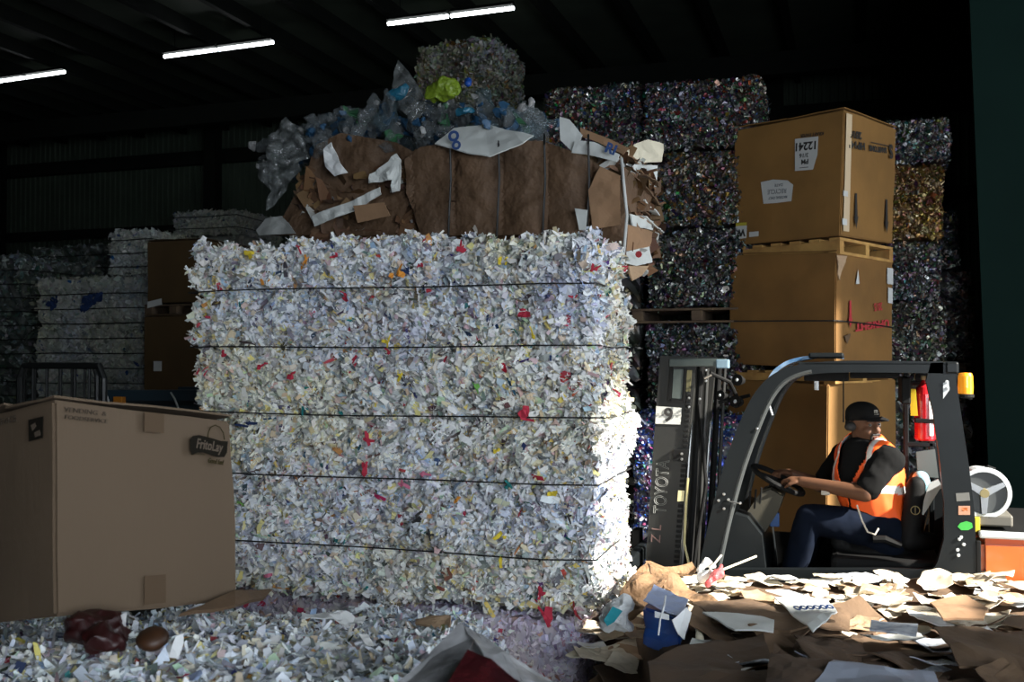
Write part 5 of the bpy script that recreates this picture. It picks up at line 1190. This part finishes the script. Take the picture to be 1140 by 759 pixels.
# fire extinguisher clipped behind the seat
xc_ = W(1030, 490, 6.18); FE = thing('fire_extinguisher', 'red fire extinguisher with a yellow tag strapped upright behind the seat', 'fire extinguisher', tuple(xc_))
REDG = mat('red_enamel', (.42, .012, .018), .25, coat=.4)
MB().lathe([(.05, 0), (.057, .01), (.057, .26), (.045, .30), (.02, .325), (.018, .34)], xc_, (0, 0, 1), 24).build('cylinder', REDG, FE)
MB().bbox(xc_ + Vector((-.02, -.02, .34)), xc_ + Vector((.05, .02, .365)), .005).build('valve', BRASS, FE)
MB().tube([xc_ + Vector((.04, 0, .35)), xc_ + Vector((.075, 0, .30)), xc_ + Vector((.072, 0, .08))], .009, 8).build('hose', RUBB, FE)
MB().bbox(xc_ + Vector((-.056, -.062, .10)), xc_ + Vector((.058, .058, .125)), .004).build('strap', RUBB, FE)
MB().prism([xc_ + Vector((.020, -.0585, .03)), xc_ + Vector((.040, -.048, .03)), xc_ + Vector((.040, -.048, .25)), xc_ + Vector((.020, -.0585, .25))], (0, -.002, 0)).build('label_band', WHITEP, FE)
MB().hexa([xc_ + Vector((-.078, -.05, .14)), xc_ + Vector((-.040, -.055, .14)), xc_ + Vector((-.040, -.053, .14)), xc_ + Vector((-.078, -.048, .14))], [xc_ + Vector((-.082, -.05, .29)), xc_ + Vector((-.050, -.055, .29)), xc_ + Vector((-.050, -.053, .29)), xc_ + Vector((-.082, -.048, .29))]).build('inspection_tag', mat('bright_yellow_tag', (.75, .62, .03), .5), FE, label='yellow tag')

# ------------------------------------------------------------------ driver
SKIN = mat('brown_skin', (0.115, 0.052, 0.027), 0.6, spec=.3, var=.1, scale=20)
TEE = mat('black_cotton', (0.006, 0.006, 0.006), 1.0, spec=.15)
JEAN = mat('dark_denim', (0.0045, 0.0075, 0.016), 0.95, spec=.1, var=.3, scale=10)
CAPM = mat('black_cap_cloth', (0.007, 0.0065, 0.006), 0.95, spec=.2)
HAIR = mat('black_hair', (0.008, 0.006, 0.005), 0.7)
DR = thing('person', 'seated person in orange safety vest, black shirt, jeans and black cap, looking over the shoulder', 'person', tuple(W(985, 600, 6.0)))
hc = W(962, 473, 5.98); f = camxy(.40, -.91).normalized(); up = Vector((-.03, 0, 1)).normalized(); s = f.cross(up).normalized()   # s: to the face's right-hand side of the picture
HR = Matrix((s, f, up)).transposed()
def H(a, b, c): return hc + s * a + f * b + up * c
shN, elN, wrN = W(987, 512, 5.84), W(963, 549, 5.74), W(893, 536, 5.84)
shF, elF, wrF = W(940, 508, 6.17), W(915, 540, 6.26), W(880, 527, 6.2)
pel = W(984, 592, 6.0); wst = W(976, 565, 6.0); cht = W(966, 530, 5.99); uch = W(963, 508, 5.99)
hipN, knN, anN = W(984, 590, 5.90), W(902, 577, 5.83), W(877, 650, 5.83)
hipF, knF, anF = W(984, 590, 6.12), W(908, 580, 6.2), W(884, 650, 6.2)
def hand(wr, fwd, dn, side):
    """palm and five fingers closing on the wheel rim"""
    fwd = fwd.normalized(); lat = fwd.cross(dn).normalized() * side; S = []
    palm = wr + fwd * .05; S.append(('e', palm, (.045, .042, .02), Matrix((fwd, lat, fwd.cross(lat))).transposed()))
    S.append(('c', wr, wr + fwd * .03, .027, .024))
    for k, L_ in enumerate((.068, .078, .072, .056)):
        b = wr + fwd * .078 + lat * (.030 - .020 * k); m1 = b + fwd * L_ * .45 + dn * .012; m2 = m1 + fwd * L_ * .12 + dn * L_ * .42; m3 = m2 - fwd * L_ * .25 + dn * .008
        S += [('c', b, m1, .0095, .009), ('c', m1, m2, .009, .008), ('c', m2, m3, .008, .007)]
    b = wr + fwd * .02 + lat * .03; S += [('c', b, b + fwd * .03 + lat * .022 + dn * .015, .012, .0105), ('c', b + fwd * .03 + lat * .022 + dn * .015, b + fwd * .055 + lat * .018 + dn * .035, .0105, .0085)]
    return S
head = [('e', H(0, -.012, .030), (.076, .094, .088), HR), ('e', H(0, .018, -.035), (.060, .070, .062), HR), ('e', H(0, .045, -.085), (.036, .036, .026), HR),
        ('c', H(0, .083, .012), H(0, .102, -.026), .010, .014), ('c', H(-.012, .090, -.030), H(.012, .090, -.030), .009, .009), ('c', H(-.035, .072, .020), H(.035, .072, .020), .013, .013),
        ('c', H(-.018, .078, -.060), H(.018, .078, -.060), .011, .011), ('e', H(.036, .058, -.028), (.022, .022, .022), HR), ('e', H(-.036, .058, -.028), (.022, .022, .022), HR),
        ('e', H(.076, -.012, -.008), (.010, .018, .030), HR), ('e', H(-.076, -.012, -.008), (.010, .018, .030), HR),
        ('c', H(0, -.02, -.05), W(963, 502, 5.99), .056, .066)]
torso = [('c', pel, wst, .155, .150), ('c', wst, cht, .150, .165), ('c', cht, uch, .160, .12), ('c', shF, shN, .070, .075), ('c', pel + Vector((0, -.08, 0)), pel + Vector((0, .10, 0)), .11, .11)]
arms = [('c', shN, elN, .062, .047), ('c', elN, wrN, .047, .029), ('c', shF, elF, .060, .046), ('c', elF, wrF, .045, .028)]
legs = [('c', hipN, knN, .098, .068), ('c', knN, anN, .066, .045), ('c', hipF, knF, .098, .068), ('c', knF, anF, .066, .045)]
rimN = wc + (u_ * math.cos(3.6) + v_ * math.sin(3.6)) * .15
hn = hand(wrN, (W(872, 532, 5.9) - wrN), Vector((0, .1, -1)).normalized(), 1) + hand(wrF, (W(862, 524, 6.12) - wrF), Vector((0, 0, -1)), -1)
feet = [('c', anN, anN + Vector((-.16, 0, -.05)), .045, .035), ('c', anF, anF + Vector((-.16, 0, -.05)), .045, .035)]
V, Fc = blob(head + torso + arms + legs + hn + feet, .0065, 2)
obj('body', V, Fc, SKIN, DR, smooth=True)
def infl(S, d): return [(a[0], a[1], a[2], a[3] + d, a[4] + d) for a in S]
fold = lambda V, amp, sc, sd_: V + (np.column_stack([fbm(V * np.array([1, 1, .6]), sc, sd_ + k) for k in range(3)]) - .5) * amp
# shirt: torso and short sleeves
slN = shN + (elN - shN) * .80; slF = shF + (elF - shF) * .80
V, Fc = blob(infl(torso[:4], .012) + [('c', shN, slN, .078, .070), ('c', shF, slF, .078, .072), ('c', uch, W(963, 499, 5.99), .095, .072)], .009, 3)
obj('t_shirt', fold(V, .035, 13, 1), Fc, TEE, DR, smooth=True)
# jeans
V, Fc = blob(infl(legs, .014) + [('c', pel + Vector((0, -.09, -.02)), pel + Vector((0, .11, -.02)), .135, .135), ('c', pel, wst, .165, .155)], .010, 3)
obj('jeans', fold(V, .028, 10, 5), Fc, JEAN, DR, smooth=True)
for an in (anN, anF):
    V, Fc = blob([('c', an + Vector((0, 0, .05)), an, .056, .055), ('c', an + Vector((0, 0, -.02)), an + Vector((-.18, 0, -.06)), .056, .044)], .010, 3); obj('boot', V, Fc, RUBB, DR, smooth=True)
# vest: open front with reflective bands
g = camxy(-.80, -.60).normalized(); lat = g.cross(Vector((0, 0, 1))).normalized()
V, Fc = blob(infl(torso[1:3], .030) + [('c', pel + Vector((.005, 0, .02)), wst, .178, .178), ('c', shF + (shN - shF) * .16 + Vector((0, 0, .012)), shF + (shN - shF) * .86 + Vector((0, 0, .015)), .092, .098), ('c', uch, W(966, 502, 5.99), .12, .098)], .010, 3)
V = fold(V, .022, 9, 9)
zb = W(980, 546, 5.85).z; zlow = W(980, 592, 5.85).z
Vn = np.array(V); rel = Vn - np.array(cht); gl = rel @ np.array(g); ll = rel @ np.array(lat); zz_ = Vn[:, 2]; ztop = W(960, 497, 5.99).z
keep = []
nk = np.array(W(963, 499, 5.98)); rr = np.linalg.norm((Vn - nk) * [1, 1, .6], axis=1)
opening = (gl > 0.03) & (np.abs(ll - .01) < .012 + .085 * np.clip((zz_ - zb + .05) / (ztop - zb), 0, 1)) | (rr < .098)
# arm holes: the sleeves pass here
def near_seg(P, a, b): a = np.array(a); b = np.array(b); d = b - a; t_ = np.clip(((P - a) @ d) / (d @ d), 0, 1); return np.linalg.norm(P - a - t_[:, None] * d, axis=1)
hole = (near_seg(Vn, shN, slN) < .078) | (near_seg(Vn, shF, slF) < .075)
low = zz_ < zlow - .06 + .12 * np.clip(gl, -.1, .3)
cut = opening | hole | low
Fk = [f_ for f_ in Fc if not all(cut[i] for i in f_)]
usedv = sorted({i for f_ in Fk for i in f_}); mp_ = {v: i for i, v in enumerate(usedv)}
Vk = Vn[usedv]; Fk = [[mp_[i] for i in f_] for f_ in Fk]
cols = np.tile(np.array([[.95, .115, .012]]), (len(Vk), 1)); gk, lk, zk = gl[usedv], ll[usedv], zz_[usedv]
band = (np.abs(zk - (zb + gk * .12)) < .020) | ((np.abs(lk - .125) < .020) & (gk > -.2) & (zk > zb)) | ((np.abs(lk + .105) < .018) & (gk > -.05) & (zk > zb))
cols[band] = (.72, .70, .66)
VEST = mat('safety_vest', rough=.6, attr=True); vo = obj('safety_vest', Vk, Fk, VEST, DR, cols=cols, smooth=True)
so = vo.modifiers.new('s', 'SOLIDIFY'); so.thickness = .004
# cap
V, Fc = blob([('e', H(0, -.010, .062), (.086, .102, .070), HR), ('c', H(-.07, -.02, .035), H(.07, -.02, .035), .022, .022), ('e', H(0, -.05, .04), (.075, .06, .05), HR)], .007, 3)
keepv = V; rel = (V - np.array(hc)) @ np.array(up); ff = (V - np.array(hc)) @ np.array(f)
Fk = [q for q in Fc if not all(rel[i] < .028 for i in q)]
cap = obj('cap', V, Fk, CAPM, DR, smooth=True)
bpts = [H(.080 * math.sin(a), .055 + .105 * math.cos(a) * (1 if abs(a) < 1.57 else 0), .040 - .018 * math.cos(a) ** 2 + .012 * (1 - abs(math.sin(a)))) for a in np.linspace(-1.5, 1.5, 15)]
mb = MB(); nb_ = len(bpts); inner = [H(.080 * math.sin(a), .045 + .035 * math.cos(a), .048) for a in np.linspace(-1.5, 1.5, 15)]
mb.add(inner + bpts + [p - up * .004 for p in inner] + [p - up * .005 for p in bpts], sum([[(i, i + 1, nb_ + i + 1, nb_ + i), (2 * nb_ + i, 3 * nb_ + i, 3 * nb_ + i + 1, 2 * nb_ + i + 1), (nb_ + i, nb_ + i + 1, 3 * nb_ + i + 1, 3 * nb_ + i)] for i in range(nb_ - 1)], []))
mb.build('cap_brim', CAPM, cap)
lettering('m', .035, H(0, .094, .082), -s, up, mat('cap_print', (.30, .27, .22), .7), cap, bold=.001)
lettering('- - -', .02, H(0, .099, .066), -s, up, MATS['cap_print'], cap, bold=.001)
# hair, beard, brows, eyes, mouth
V, Fc = blob([('e', H(0, -.045, .012), (.078, .062, .050), HR)], .008, 2); obj('hair', V, Fc, HAIR, DR, smooth=True)
V, Fc = blob([('c', H(-.014, .078, -.092), H(.014, .078, -.092), .014, .014), ('c', H(-.024, .078, -.078), H(-.026, .082, -.055), .006, .006), ('c', H(.024, .078, -.078), H(.026, .082, -.055), .006, .006), ('c', H(-.024, .090, -.047), H(.024, .090, -.047), .006, .006)], .004, 1)
obj('goatee', V, Fc, HAIR, DR, smooth=True)
for sg in (-1, 1):
    V, Fc = blob([('c', H(sg * .018, .088, .027), H(sg * .046, .076, .027), .0045, .004)], .003, 1); obj('eyebrow', V, Fc, HAIR, DR)
    MB().lathe([(.001, -.008), (.006, -.006), (.0085, 0), (.006, .006), (.001, .008)], H(sg * .031, .078, .006), f, 12).build('eye', mat('eye_white', (.16, .14, .12), .5), DR)
    MB().lathe([(.001, 0), (.0045, .001), (.001, .003)], H(sg * .031 + .003, .0855, .006), f, 10).build('iris', HAIR, DR)
MB().tube([H(-.018, .0885, -.062), H(0, .092, -.060), H(.018, .0885, -.062)], .004, 6).build('lips', mat('lip', (.07, .028, .022), .8, spec=.1), DR)
# ear defender on the near side and chain at the hip
V, Fc = blob([('c', H(.084, -.010, -.005), H(.100, -.010, -.005), .028, .024)], .006, 2); obj('ear_muff', V, Fc, mat('grey_muff', (.02, .018, .016), .7), DR, smooth=True)
V, Fc = blob([('c', H(-.084, -.010, -.005), H(-.100, -.010, -.005), .028, .024)], .006, 2); obj('ear_muff', V, Fc, MATS['grey_muff'], DR, smooth=True)
CH = mat('pale_chain', (.55, .5, .42), .4)
MB().tube([W(954, 562, 5.70), W(960, 580, 5.69), W(966, 592, 5.69), W(974, 595, 5.70), W(978, 588, 5.72)], .005, 6).build('wallet_chain', CH, DR)
MB().bbox(W(914, 551, 5.77), W(924, 546, 5.79), .004).build('wrist_watch', mat('watch', (.4, .36, .3), .4), DR)
